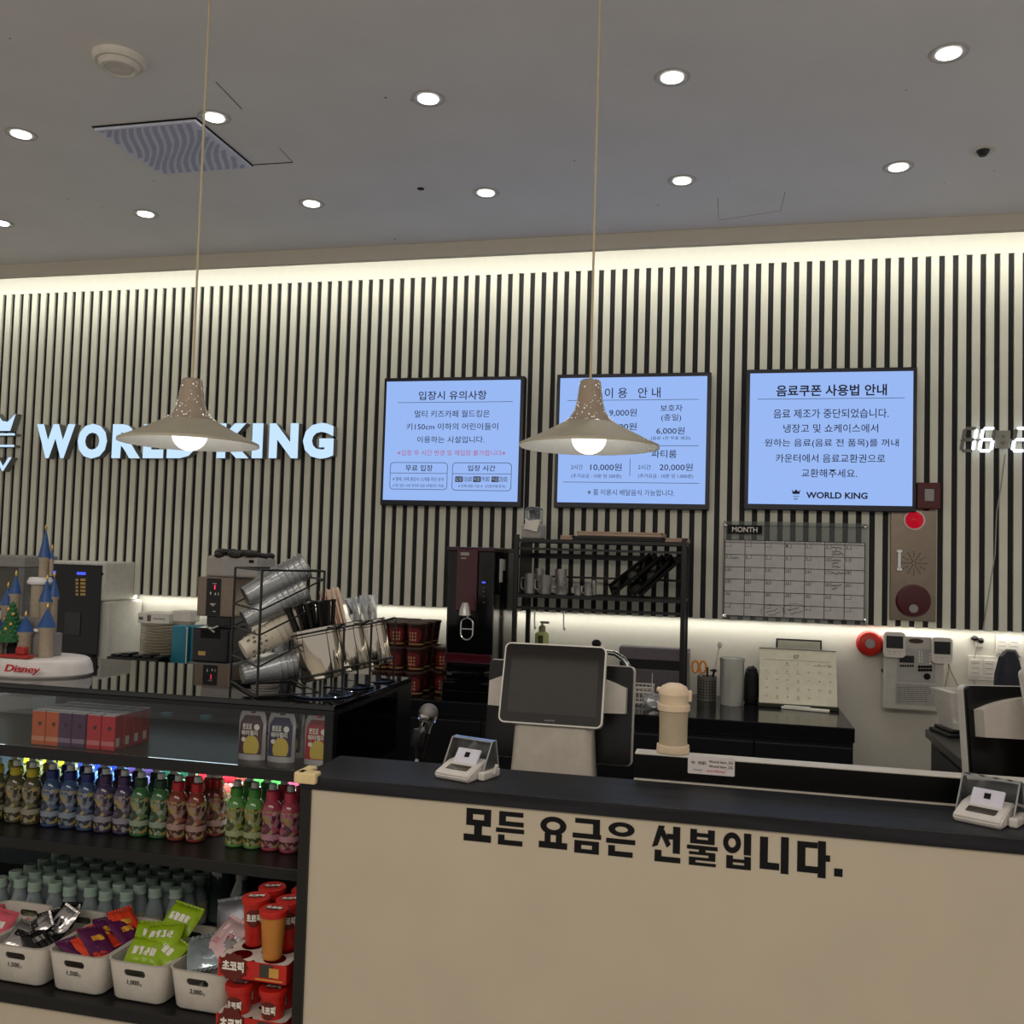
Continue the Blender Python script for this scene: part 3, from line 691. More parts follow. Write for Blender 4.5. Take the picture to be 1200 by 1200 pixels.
# white strip of card
p0, p1 = P(916, 830, Z=BCZ), P(972, 835, Z=BCZ)
t = thing('card_strip', 'narrow folded white card lying in front of the desk calendar', 'card', ((p0.x+p1.x)/2, (p0.y+p1.y)/2, BCZ), math.atan2(p1.y-p0.y, p1.x-p0.x))
a = MB(); L_ = (p1-p0).length/2; a.box(-L_, L_, -.02, .016, .001, .010, .002); a.box(-L_*.9, L_*.2, -.016, .012, .0102, .014, .001); tag(a.build('card', PAPER, t), None, None)
# black pouch
p = P(880, 824, Z=BCZ); zt = hgt(880, 781, p.y)-BCZ
t = thing('black_pouch', 'slim black zip pouch standing between the jug and the calendar', 'pouch', (p.x, p.y, BCZ))
a = MB(); wq = (P(889, 800, Y=p.y).x-P(871, 800, Y=p.y).x)/2
for i in range(3): pass
n = 28; prof = [(.80, 0), (.98, .06), (1, .3), (.97, .6), (.90, .8), (.72, .93), (.40, .99), (.05, 1)]
for A in [0]:
    rings = []
    for r_, z in prof: rings.append([a.v((wq*r_*math.copysign(abs(math.cos(2*PI*k/n))**.7, math.cos(2*PI*k/n)), .035*r_*math.sin(2*PI*k/n)+.004*math.sin(z*13), z*zt+.001)) for k in range(n)])
    for A_, B_ in zip(rings, rings[1:]):
        for k in range(n): a.f([A_[k], A_[(k+1) % n], B_[(k+1) % n], B_[k]])
    a.f(rings[0][::-1]); a.f(rings[-1])
a.build('body', mat('pouch_fabric', (16, 16, 17), .7, bump=.5, scale=200), t, True)
a = MB(); a.tube([(wq*.6*math.sin(u), -.028*math.cos(u*.5), zt*(.95-.05*u*u)) for u in [i*.2-1 for i in range(11)]], .003, 6); a.tube([(wq*.1, -.01, zt*.98), (wq*.2, -.02, zt*1.03), (wq*.35, -.03, zt*.97)], .003, 6); a.build('zip', mat('zip_dark', (40, 40, 42), .4), t)
# clear jug
p = P(857, 826, Z=BCZ); k = P(857, 826, Y=p.y); rj = (P(871, 800, Y=p.y).x-P(842, 800, Y=p.y).x)/2; zt = hgt(857, 771, p.y)-BCZ
t = thing('plastic_jug', 'tall translucent plastic jug on the black counter beside the pen cup', 'jug', (p.x, p.y, BCZ))
FROST = clear('frosted_plastic', (242, 243, 240), .2, 1.5, .36, (236, 236, 230))
a = MB(); a.lathe([(rj*.90, .001), (rj*.93, .02), (rj*.99, zt*.9), (rj*1.05, zt), (rj*1.0, zt), (rj*.95, zt*.9), (rj*.88, .022), (.002, .02)], 32, cap1=False); a.build('body', FROST, t, True)
t2 = thing('marker_pen', 'white capped black stick standing inside the translucent jug', 'pen', (p.x-.012, p.y-.005, BCZ+.023), 0, rot=(R(3), R(2), 0))
a = MB(); a.cyl((0, 0, .002), (0, 0, .10), .005); a.build('barrel', BLK, t2, True)
a = MB(); a.cyl((0, 0, .10), (0, 0, .14), .007); a.cyl((0, 0, .14), (.018, 0, .148), .005, .002); a.build('cap', WHT, t2, True)
a = MB(); a.box(-.018, .018, -.008, .008, 0, .012, .003); a.build('foot', WHT, t2)
# pen cup
p = P(828, 821, Z=BCZ); rc = (P(839.5, 800, Y=p.y).x-P(816.5, 800, Y=p.y).x)/2; zt = hgt(828, 792, p.y)-BCZ
t = thing('pen_cup', 'perforated grey steel pen cup beside the translucent jug', 'pen cup', (p.x, p.y, BCZ))
a = MB(); a.lathe([(rc*.96, .001), (rc*.97, .004), (rc, zt), (rc*.95, zt), (rc*.93, .006), (.002, .006)], 32, cap1=False); a.build('cup', mat('dark_steel', (126, 124, 118), .4, metal=.5), t, True)
a = MB()
for i in range(9):
    for j in range(7):
        an = -PI/2+(i-4)*.3; z = zt*(.16+.11*j); rr = rc*.985+.0004
        a.lathe([(.0032, 0), (.0032, .0006)], 8, M=Matrix.Translation((rr*math.cos(an), rr*math.sin(an), z)) @ Matrix.Rotation(an+PI/2, 4, 'Z') @ DY)
a.build('perforation', INK, t)['kind'] = 'stuff'
def stick(name, label, cat, base, tip, r, m, extra=None):
    b, e = Vector(base), Vector(tip); tt = thing(name, label, cat, b); a = MB(); a.cyl((0, 0, 0), e-b, r); a.build('shaft', m, tt, True)
    if extra: extra(tt, e-b)
    return tt
B0 = Vector((p.x, p.y, BCZ+.008))
def sc(tt, e):
    for s in (-1, 1):
        a = MB(); c = e+Vector((s*.016-.004, 0, .022)); a.tube([c+Vector((.014*math.cos(u*PI/6), 0, .026*math.sin(u*PI/6))) for u in range(13)], .005, 8); a.build('grip', mat('orange_plastic', (236, 150, 60), .4), tt, True)
stick('scissors', 'scissors with orange grips standing in the pen cup', 'scissors', B0+Vector((-.012, 0, 0)), B0+Vector((-.030, 0, .115)), .005, STEEL, sc)
def brush(tt, e):
    a = MB(); a.ball(e, .010, .008, .015); a.build('head', WHT, tt, True)
stick('long_spoon', 'long thin white headed stick leaning out of the pen cup', 'spoon', B0+Vector((.008, .01, 0)), B0+Vector((.052, .01, .235)), .003, WHT, brush)
def cap(tt, e):
    a = MB(); a.ball(e, .011, .009, .008); a.box(e.x-.018, e.x+.012, e.y-.004, e.y+.004, e.z-.004, e.z+.004, .002); a.build('head', BLK, tt, True)
stick('black_pen', 'short black pen leaning right in the pen cup', 'pen', B0+Vector((.01, -.01, 0)), B0+Vector((.030, -.01, .125)), .005, BLK, cap)
stick('black_pen', 'thin upright black pen in the middle of the pen cup', 'pen', B0+Vector((0, -.012, 0)), B0+Vector((.002, -.012, .138)), .004, BLK)
# ribbed grey box
x0, x1, z0, z1 = W(725, 760.5, 808, 806, 4.216); 
t = thing('ribbed_crate', 'folded grey ribbed crate with a black band at the back of the counter', 'crate', ((x0+x1)/2, 4.216, BCZ)); w = (x1-x0)/2; h = z1-BCZ
RIB = mat('ribbed_grey', (112, 106, 112), .6)
a = MB(); a.box(-w, w, 0, .10, .001, h*.56, .003)
for i in range(30): x = -w+.006+i*(2*w-.012)/29; a.box(x-.003, x+.003, -.004, 0, .006, h*.54)
a.build('lower_body', RIB, t)
a = MB(); a.box(-w+.004, w-.02, .006, .10, h*.56, h*.76); a.build('band', BLK, t)
a = MB(); a.box(-w, w, -.002, .10, h*.76, h, .003)
for i in range(34): x = -w+.006+i*(2*w-.012)/33; a.box(x-.003, x+.003, .0, .09, h, h+.004)
a.build('upper_rim', RIB, t)
a = MB(); a.box(w-.028, w+.002, -.012, .02, .002, h*.98, .004); a.build('corner_post', GRY, t)
# dish rack, tap and small clutter by the sink
x0, x1, z0, z1 = W(742, 803, 765, 822, 3.98); w = (x1-x0)/2
t = thing('dish_rack', 'small white wire dish rack behind the till', 'dish rack', ((x0+x1)/2, 3.98, BCZ))
a = MB()
for z in (.012, .055, .075): a.tube([(-w, -.06, z), (w, -.06, z), (w, .06, z), (-w, .06, z), (-w, -.06, z)], .0035, 6)
for i in range(6): x = -w+i*w*2/5; a.tube([(x, -.06, .075), (x, -.06, .004), (x, .06, .004), (x, .06, .075)], .0022, 6)
a.tube([(w*.9, .0, .07), (w*.92, 0, .13)], .002, 6)
a.build('wire_frame', WHT, t, True)
q = P(760, 812, Z=BCZ); 
for dx, lb in ((.03, 'small crumpled clear bag beside the dish rack'),):
    t = thing('clear_bag', lb, 'bag', (q.x+dx+.03, 3.86, BCZ)); a = MB(); a.ball((0, 0, .034), .05, .03, .032, 12, 8); rnd = random.Random(1)
    for v in a.bm.verts: v.co += Vector(((rnd.random()-.5)*.014, (rnd.random()-.5)*.01, (rnd.random()-.5)*.012*(v.co.z > .01)))
    a.build('film', CRINK, t)
p = P(699, 800, Y=4.15)
t = thing('sink_tap', 'chrome arched sink tap with a black lever behind the till', 'tap', (p.x, 4.15, BCZ))
zz = lambda px, py: (P(px, py, Y=4.15).x-p.x, P(px, py, Y=4.15).z-BCZ)
a = MB(); a.cyl((0, 0, .001), (0, 0, .03), .03, .022); pts = [(0, 0, .03), (0, 0, .14)]
for px, py in ((702, 772), (712, 764), (722, 765), (732, 771), (738, 779)): x, z = zz(px, py); pts.append((x, -.06*(px-699)/40, z))
a.tube(pts, .012, 12); a.build('spout', CHROME, t, True)
x, z = zz(699, 754); a = MB(); a.ball((x, 0, z), .022, .02, .018); a.cyl((x, 0, .13), (x, 0, z), .016); a.build('lever', BLK, t, True)
# soap dispenser
Ys = 4.16; x0, x1, z0, z1 = W(627, 741, 643, 756, Ys)
t = thing('soap_dispenser', 'pale green pump soap bottle under the light strip, left of the rack post', 'soap bottle', ((x0+x1)/2, Ys, BCZ)); r_ = (x1-x0)/2; zs = z1-BCZ
a = MB(); a.lathe([(r_*.95, .001), (r_, .01), (r_, zs-.008), (r_*.8, zs), (r_*.4, zs+.004)], 28); a.build('bottle', mat('soap_green', (206, 212, 142), .15, vary=.02), t, True)
a = MB(); a.box(-r_*.35, r_*.35, -r_-.002, -r_*.9, zs-.07, zs-.012); a.build('label_mark', mat('label_dark', (60, 70, 40), .6), t)
a = MB(); zt = hgt(636, 728, Ys)-BCZ; a.lathe([(r_*.5, zs+.003), (r_*.5, zs+.025), (r_*.3, zs+.03), (r_*.16, zs+.032), (r_*.16, zt-.008), (.002, zt-.008)], 16, cap1=False); a.box(-r_*.3, r_*1.0, -.006, .006, zt-.010, zt, .003); a.build('pump', mat('pump_olive', (150, 150, 120), .3), t, True)

# ------------------------------------------------------------------ black wire shelf over the counter
YF, YB = 3.92, 4.20
xl = P(605, 660, Y=YF).x; xr = P(801.5, 660, Y=YF).x; zt = hgt(700, 634, YF); zm = hgt(700, 700, YF)
t = thing('counter_rack', 'two-tier black metal rack standing over the back counter', 'rack', ((xl+xr)/2, YF, BCZ)); w = (xr-xl)/2; zt -= BCZ; zm -= BCZ; dp = YB-YF
for x in (-w, w):
    for y in (0, dp): a = MB(); a.box(x-.010, x+.010, y-.010, y+.010, .001, zt+.02, .002); a.build('post', BLKM, t)
def tray(z, nm):
    a = MB()
    for y in (0, dp): a.box(-w, w, y-.007, y+.007, z-.012, z+.002)
    for x in (-w, w): a.box(x-.007, x+.007, 0, dp, z-.012, z+.002)
    for i in range(13): y = dp*(i+.5)/13; a.box(-w, w, y-.002, y+.002, z-.008, z-.003)
    for i in range(5): x = -w+(i+1)*2*w/6; a.box(x-.003, x+.003, 0, dp, z-.012, z-.008)
    a.build(nm, BLKM, t)
tray(zt, 'upper_shelf'); tray(zm, 'lower_shelf')
a = MB(); zr = hgt(700, 653, YF)-BCZ; a.box(-w, w, dp-.006, dp+.006, zr-.012, zr+.012); a.box(-w, w, -.004, .004, zt-.045, zt-.035); a.box(-w, -w+.006, 0, dp, zr-.012, zr); a.build('back_rail', BLKM, t)
a = MB(); a.box(-w, w, dp-.004, dp+.004, zm+.07, zm+.08); a.box(-w, w, -.004, .004, zm-.062, zm-.05); a.build('guard_rail', BLKM, t)
# a black backing plate at the left end
a = MB(); a.box(-w+.012, -w+.014, .012, dp-.012, zm, zt-.014); a.build('side_plate', BLKM, t)
rack_x = (xl+xr)/2
for px, lb in ((627, 'clear hook under the left end of the black rack'), (661, 'clear hook under the black rack near the pump bottle')):
    v = P(px, 712, Y=YF); tt = thing('utensil_hook', lb, 'hook', (v.x, YF-.002, BCZ+zm-.0625))
    a = MB(); a.tube([(0, 0, 0), (0, -.004, -.04), (.002, -.008, -.075), (.008, -.018, -.08), (.010, -.022, -.07)], .003, 6); a.build('wire', STEEL, tt, True)
# wooden boards and a black tray on top
def slab(name, label, cat, pxs, y0, y1, z, th_, m, grp=None):
    xa, xb = P(pxs[0], 632, Y=y0).x, P(pxs[1], 632, Y=y0).x
    tt = thing(name, label, cat, ((xa+xb)/2, (y0+y1)/2, z), 0, grp); a = MB(); hw, hd = (xb-xa)/2, (y1-y0)/2
    a.box(-hw, hw, -hd, hd, .0005, th_, .003); a.build('board', m, tt)
    a = MB(); e = .006
    for q in ((-hw, hw, -hd, -hd+e), (-hw, hw, hd-e, hd), (-hw, -hw+e, -hd, hd), (hw-e, hw, -hd, hd)): a.box(*q, th_, th_+.008, .001)
    a.build('rim', m, tt); return tt
WOOD = grain('tray_wood', (186, 160, 140), (164, 134, 114), .5, (3, 40, 40))
ztop = BCZ+zt+.0025
slab('black_tray', 'thin black tray at the bottom of the pile on the rack', 'tray', (672, 778), YF+.01, YB-.01, ztop, .010, BLKM)
slab('wooden_tray', 'long thin wooden tray lying on top of the black rack', 'tray', (676, 776), YF+.015, YB-.015, ztop+.0185, .012, WOOD)
slab('wooden_tray', 'short wooden tray at the right end of the black rack top', 'tray', (779, 806), YF+.02, YB-.03, ztop, .010, WOOD)
slab('wooden_tray', 'small wooden tray end poking out left of the tray pile', 'tray', (656, 671), YF+.03, YB-.03, ztop, .012, WOOD)
# clear dispenser with paper
x0, x1, z0, z1 = W(613, 594, 636, 637, 4.0)
t = thing('paper_dispenser', 'clear dispenser holding white paper bags with a black clip on the rack', 'dispenser', ((x0+x1)/2, 4.02, ztop)); w_ = (x1-x0)/2; h = z1-ztop
a = MB(); a.box(-w_, w_, -.06, .06, .001, h*.46, .008); a.build('base', mat('box_grey', (168, 164, 158), .5), t)
a = MB(); a.box(-w_*.8, w_*.8, -.045, .045, h*.46, h, .015); a.build('cover', PLAS, t)
a = MB(); a.ball((0, -.01, h*.86), w_*.5, .03, h*.09, 12, 8); a.box(-w_*.35, w_*.35, -.03, .0, h*.58, h*.84, .008); a.box(-w_*.6, w_*.6, -.03, .0, h*.58, h*.64, .006); a.build('clip', BLK, t)
a = MB()
for i in range(5):
    pts = [(-w_*.7+i*.004, h*.30), (w_*.2+i*.006, h*.22), (w_*.95, h*.44+.004*i), (w_*.9, h*.60), (-w_*.1, h*.56), (-w_*.5, h*.62)]
    a.prism(pts, -.066-.005*i, -.063-.005*i)
a.build('paper_bag', PAPER, t)
# steel cups on the lower shelf
zsh = BCZ+zm+.0025
def steelcup(px, label, y, ztop_px, st=1):
    xa, xb = P(px[0], 690, Y=y).x, P(px[1], 690, Y=y).x; r_ = (xb-xa)/2; h = hgt((px[0]+px[1])/2, ztop_px, y)-zsh
    tt = thing('steel_cup', label, 'cup', ((xa+xb)/2, y, zsh), 0, 'steel cups on the rack')
    a = MB(); a.lathe([(r_*.92, .001), (r_*.95, .004), (r_, h*.97), (r_*1.03, h), (r_*.97, h), (r_*.92, h*.95), (r_*.9, .006), (.001, .006)], 28, cap1=False); a.build('body', STEEL, tt, True)
    a = MB(); a.tube([(-r_*.95, -.01, h*.8), (-r_*1.45, -.015, h*.75), (-r_*1.45, -.015, h*.3), (-r_*.95, -.01, h*.2)], .003, 6); a.build('handle', STEEL, tt, True)
    return tt
steelcup((614, 627), 'steel cup at the left end of the rack shelf', 3.98, 672)
steelcup((631, 646.5), 'wide steel cup second from the left on the rack shelf', 3.98, 674)
steelcup((625.5, 637), 'steel cup behind the two cups at the left of the rack shelf', 4.10, 666)
steelcup((650, 664), 'tall steel cup in the middle of the steel cups', 4.06, 667)
steelcup((651, 665), 'low steel cup standing before the tallest steel cup', 3.965, 686)
steelcup((673, 682), 'short shiny cup, third from the right of the steel cups', 3.98, 686)
steelcup((684.5, 694), 'short shiny cup, second from the right of the steel cups', 3.98, 684.5)
steelcup((693, 699), 'narrow steel cup at the right end of the cup row', 4.06, 680)
# black trays leaning
for i, (bx, tx) in enumerate(((720, 770), (745, 786), (752, 796))):
    A = P(bx, 696, Y=4.0); B = P(tx, 657, Y=4.0); dx = B.x-A.x; dz = B.z-A.z; an = math.atan2(dz, dx); Ln = math.hypot(dx, dz)
    tt = thing('leaning_tray', ['black serving tray leaning lowest in the leaning trio on the rack', 'black serving tray leaning in the middle of the trio on the rack', 'black serving tray leaning rightmost against the rack post'][i], 'tray', (A.x, 3.96, zsh+.002), 0, 'leaning black trays', rot=(R(21), -an, 0))
    a = MB(); a.box(0, Ln, 0, .13, .001, .006, .002); a.build('board', BLKG, tt)
    a = MB(); e = .005
    for q in ((0, Ln, 0, e), (0, Ln, .13-e, .13), (0, e, 0, .13), (Ln-e, Ln, 0, .13)): a.box(*q, .006, .014, .001)
    a.build('rim', BLK, tt)

# ------------------------------------------------------------------ water purifier
Yw = 3.78; x0, x1, z0, z1 = W(521.7, 641, 577, 816, Yw); z0 = BCZ
t = thing('water_purifier', 'tall black water purifier with a burgundy front panel and ring lever', 'water purifier', ((x0+x1)/2, Yw, z0)); w = (x1-x0)/2; h = z1-z0
Lw = lambda cx, cy: (lambda v: (v.x-(x0+x1)/2, v.z-z0))(P(430+cx/5.4545, 620+cy/5.4545, Y=Yw))
a = MB(); a.box(-w, w, .012, .42, .002, h-.004, .008); a.build('body', BLKG, t)
a = MB(); a.box(-w-.002, w+.002, .0, .40, h-.02, h, .006); a.build('lid', mat('lid_dark', (52, 34, 40), .25), t)
BUR = mat('burgundy_gloss', (70, 16, 28), .12, coat=.3)
xa, za = Lw(565, 525); xb, zb = Lw(712, 112); a = MB(); a.box(xa, xb, -.004, .012, za, h-.004, .006); fp = a.build('front_panel', BUR, t)
a = MB(); xm, zm_ = Lw(600, 168); xn, zn = Lw(656, 150); a.quad(xm, xn, zm_, zn, -.0046)
xm, zm_ = Lw(604, 190); xn, zn = Lw(636, 182); a.quad(xm, xn, zm_, zn, -.0046); a.build('badge', GRY, fp)
a = MB(); xm, zm_ = Lw(630, 550); xn, zn = Lw(630, 470); a.lathe([(.026, zm_), (.024, zm_+.02), (.017, zn-.01), (.013, zn)], 20, c=(xm, -.008, 0)); a.build('spout', STEEL, t, True)
a = MB(); xm, zm_ = Lw(646, 637); pts = []
for x, z in rrect(xm-.026, xm+.026, zm_-.045, zm_+.045, .026, 6): pts.append((x, -.014, z))
a.tube(pts+[pts[0]], .004, 8); a.tube([(xm-.026, -.014, zm_), (xm+.026, -.014, zm_)], .003, 6); a.tube([(xm, -.012, zm_+.045), (xm, -.008, zm_+.065)], .003, 6); a.build('ring_lever', CHROME, t, True)
a = MB(); xm, zm_ = Lw(742, 342); a.quad(xm-.008, xm+.008, zm_-.003, zm_+.004, .0115); a.build('blue_readout', mat('readout_blue', (80, 100, 255), emit=1), t)
a = MB()
for py in (375, 400, 430, 470): xm, zm_ = Lw(742, py); a.quad(xm-.004, xm+.004, zm_-.003, zm_+.003, .0113)
a.build('key_marks', mat('mark_dim', (70, 72, 80), .5), t)
a = MB(); xm, zm_ = Lw(620, 900); a.lathe([(.105, .0), (.112, .006), (.112, .018), (.10, .020), (.098, .012), (.002, .012)], 36, c=(0, .02, zm_-.02), cap1=False); a.build('drip_tray', BLKG, t, True)
xm, zm_ = Lw(500, 1050); xn, zn = Lw(500, 960); a = MB(); a.box(-w-.002, w+.002, -.03, .40, .001, zn, .008); a.box(-w-.004, w+.004, -.035, .40, zn*.42, zn*.5, .002); a.build('base', BLKG, t)
xm, zm_ = Lw(660, 860); a = MB(); a.box(-w*.98, w*.98, -.002, .012, zm_, zm_+.04, .003); a.build('lower_band', BUR, t)
a = MB(); xr_ = w; z5 = hgt(588, 655, 3.95)-z0
a.box(w, w+.002, .10, .15, z5-.10, z5, 0); a.box(w, w+.002, .16, .20, z5-.05, z5-.002); a.build('paper_label', PAPER, t)
# small cup on the counter left of it
p = P(514, 811, Z=BCZ); t = thing('shot_cup', 'tiny steel cup on the counter beside the black purifier', 'cup', (p.x, p.y, BCZ))
a = MB(); a.lathe([(.014, .001), (.018, .045), (.016, .045), (.012, .005), (.001, .005)], 20, cap1=False); a.build('body', STEEL, t, True)

# ------------------------------------------------------------------ noodle cups
def noodle(m_band):
    tt = thing('noodle_cup', None, 'noodle cup')
    a = MB(); a.lathe([(.031, .001), (.033, .004), (.043, .090), (.044, .094)], 28); a.build('cup', m_band, tt, True)
    a = MB(); a.lathe([(.0462, .0942), (.0472, .097), (.0465, .101), (.043, .1025)], 28); a.build('lid', mat('lid_brown', (66, 46, 34), .4), tt, True)
    a = MB(); n_ = 14
    for sg in (1,):
        row = []
        for j in range(7):
            z = .016+.066*j/6; rr = .033+(.043-.033)*(z-.004)/.086+.0006; ww = math.sqrt(max(0, 1-((j-3)/3.3)**2))*1.0
            row.append([a.v((rr*math.sin(ww*(k/6-1)), -rr*math.cos(ww*(k/6-1)), z)) for k in range(13)])
        for A, B in zip(row, row[1:]):
            for k in range(12): a.f([A[k], A[k+1], B[k+1], B[k]])
    lb = a.build('label', mat('noodle_red', (104, 26, 28), .4), tt, True)
    a = MB(); rnd = random.Random(4)
    for i in range(3):
        z = .030+i*.014
        for k in range(3):
            an = (k-1)*.32; rr = .033+(z-.004)*.1163+.0014; M_ = Matrix.Translation((rr*math.sin(an), -rr*math.cos(an), z)) @ Matrix.Rotation(an, 4, 'Z')
            for q0, q1 in (((-.004, .004), (.004, .004)), ((0, -.002), (0, .006)), ((-.004, 0), (.004, -.002))): a.tube([M_ @ Vector((q0[0], 0, q0[1])), M_ @ Vector((q1[0], 0, q1[1]))], .0007, 4)
    a.build('label_print', mat('noodle_print', (224, 190, 150), .6), lb)
    a = MB(); a.lathe([(.0344, .010), (.0350, .016)], 28, cap0=False, cap1=False); a.build('gold_band', mat('noodle_gold', (150, 120, 70), .5), tt, True)
    return tt
N1 = None
cols = [(447.5, 'first'), (464.5, 'second'), (487, 'third')]
tiers = ['bottom', 'middle', 'top']
for ti in range(3):
    for ci, (px, nm) in enumerate(cols):
        for di in range(3):
            y = 3.80+di*.10; x = P(px, 780, Y=3.80).x
            lb = f'dark red noodle cup, {tiers[ti]} layer, {ORD[di]} row back, {nm} column beside the purifier'
            if N1 is None: N1 = noodle(mat('noodle_dark', (52, 24, 24), .4)); N1.location = (x, y, BCZ+ti*.1032); N1['label'] = lb; N1['group'] = 'noodle cups on the back counter'
            else: copy_tree(N1, lb, (x, y, BCZ+ti*.1032), rz=(random.random()-.5)*.5, group='noodle cups on the back counter')
for ti in range(2):
    for di in range(2):
        x = P(487, 780, Y=3.80).x+.098; copy_tree(N1, f'dark red noodle cup, {tiers[ti]} layer, {ORD[di]} back in the low end column', (x, 3.88+di*.10, BCZ+ti*.1032), rz=.3, group='noodle cups on the back counter')

# ------------------------------------------------------------------ coffee machine and neighbours
x0, x1, z0, z1 = W(57, 660, 120, 772, 4.06)
t = thing('coffee_machine', 'white coffee machine with a black front, blue readouts and gold buttons', 'coffee machine', ((x0+x1)/2, 4.06, BCZ)); w = (x1-x0)/2; h = hgt(90, 657.5, 4.06)-BCZ; ox = (x0+x1)/2
Lm = lambda cx, cy: (lambda v: (v.x-ox, v.z-BCZ))(P(cx/4, 580+cy/4, Y=4.06))
a = MB(); a.prism_z([(-w, .01), (w, .01), (w, .285), (-w, .285)], .001, .02)
zs = Lm(480, 500)[1]
a.box(-w, w, .004, .285, zs, h, .012, 3); a.box(-w, w+.028, .02, .285, .02, zs, .01); a.build('housing', mat('machine_white', (206, 204, 196), .35), t)
xa, za = Lm(250, 750); xb, zb = Lm(468, 330); a = MB(); a.box(-w+.012, w-.014, -.006, .004, .05, zb, .003); fp = a.build('front_panel', mat('panel_black', (10, 10, 14), .1), t)
a = MB()
for cx, cy in ((246, 362), (385, 368)): x, z = Lm(cx, cy); a.quad(x-.026, x+.026, z-.007, z+.007, -.0066)
a.build('blue_readout', mat('readout_blue', (80, 100, 255)), fp)
a = MB()
for cx, wd_ in ((366, .010), (394, .024)):
    for k in range(5):
        x, z = Lm(cx, 398+k*17); a.box(x-wd_/2-.003, x+wd_/2+.003, -.009, -.0062, z-.006, z+.006, .001)
a.build('gold_buttons', mat('button_gold', (190, 156, 84), .4), fp)
a = MB(); x, z = Lm(482, 371); disc(a, x-.006, z, [(.007, 0), (.007, .004)], .004, 12); a.build('lock', INK, t)
x, z = Lm(345, 600); a = MB(); a.box(x-.045, x+.045, -.010, -.0062, z-.06, z+.055, .002); a.build('notice_card', mat('card_dim', (54, 54, 58), .4), fp)
a = MB(); x, z = Lm(405, 740); a.box(x-.07, x+.06, -.05, .004, .02, .05, .004); a.box(x-.06, x+.05, -.045, .0, .0505, .054); a.build('cup_tray', mat('tray_dark', (30, 30, 32), .3), t)
x0, x1, z0, z1 = W(-60, 650, 26, 772, 4.06)
t = thing('ice_machine', 'pale grey framed machine at the far left end of the counter', 'machine', ((x0+x1)/2, 4.06, BCZ)); w = (x1-x0)/2; h = z1-BCZ
a = MB(); a.box(-w, w, 0, .28, h-.06, h, .008); a.build('top_cover', GRY, t)
a = MB(); a.box(w-.035, w, .0, .28, .001, h-.061, .004); a.build('side_frame', mat('frame_grey', (120, 120, 120), .4), t)
a = MB(); a.box(-w, -w+.03, .0, .28, .001, h-.061, .004); a.build('side_frame', mat('frame_grey', (120, 120, 120), .4), t)
a = MB(); a.box(-w+.031, w-.036, .03, .28, .001, h-.061); a.build('window', mat('window_dim', (86, 84, 78), .2), t)
a = MB(); a.box(-w+.031, w-.036, .0, .03, .08, .25, .004); a.build('door', WHT, t)
# stacks of paper trays
def stack(px0, px1, pyt, label, y, n, pxb=772):
    x0, x1, z0, z1 = W(px0, pyt, px1, pxb, y); w = (x1-x0)/2; h = z1-BCZ; dz = h/n; first = None
    for i in range(n):
        lb = f'{label}, {ORD[i] if i < 16 else str(i+1)+"th"} from the bottom'
        z = BCZ+i*dz
        if first is None:
            first = thing('paper_tray', lb, 'paper tray', ((x0+x1)/2, y+w, z), 0, label+' stack')
            a = MB(); a.lathe([(w*.74, .0006), (w*.78, .0012), (w*.985, dz*.82), (w, dz*.97), (w*.96, dz*.97), (w*.76, .003), (.001, .003)], 32, cap1=False); a.build('dish', mat('tray_paper', (214, 205, 188), .7), first, True)
        else: copy_tree(first, lb, ((x0+x1)/2+(random.random()-.5)*.003, y+w, z), group=label+' stack')
    return (x0+x1)/2, y+w, w, BCZ+h
x, y, w, z = stack(156, 195, 731, 'white paper dish in the left stack beside the coffee machine', 4.02, 16)
t = thing('paper_carton', 'printed white carton lying on the left stack of paper dishes', 'carton', (x, y, z)); h = hgt(175, 718.7, 4.02)-z
a = MB(); a.box(-w*.93, w*.97, -w*.8, w*.8, .001, h, .003); a.build('box', PAPER, t)
a = MB(); a.quad(-w*.35, -w*.12, h*.2, h*.8, -w*.8-.0006); a.quad(-w*.85, -w*.6, h*.3, h*.6, -w*.8-.0006)
for k in range(8): a.quad(w*.02+k*w*.09, w*.02+k*w*.09+w*.05, h*.4, h*.55, -w*.8-.0006)
a.build('print', mat('print_grey', (96, 94, 92)), t)
x, y, w, z = stack(198.5, 221, 729, 'white paper dish in the right stack behind the teal packs', 4.06, 15)
t = thing('paper_carton', 'plain white carton on the right stack of paper dishes', 'carton', (x, y, z)); h = hgt(210, 716, 4.06)-z
a = MB(); a.box(-w*.98, w*.98, -w*.8, w*.8, .001, h, .003); a.build('box', PAPER, t)
TEAL = mat('teal_wrap', (36, 124, 150), .3, bump=.6, scale=40)
for px, lb, yy in (((200, 219.5), 'teal wrapped pack in front of the paper dish stacks', 3.92), ((222, 233), 'teal wrapped pack half hidden behind the grinder', 3.94)):
    x0, x1, z0, z1 = W(px[0], 733, px[1], 776, yy); t = thing('napkin_pack', lb, 'pack', ((x0+x1)/2, yy+.04, BCZ), 0, 'teal packs'); w = (x1-x0)/2; h = z1-BCZ
    a = MB(); a.box(-w, w, -.04, .04, .001, h, .012, 3)
    for v in a.bm.verts: v.co += Vector((0, .004*math.sin(v.co.z*60+v.co.x*90), 0))
    a.build('wrap', TEAL, t, True)
    a = MB(); a.box(w*.72, w*.98, -.0415, -.036, h*.03, h*.97, .001); a.build('white_edge', PAPER, t)
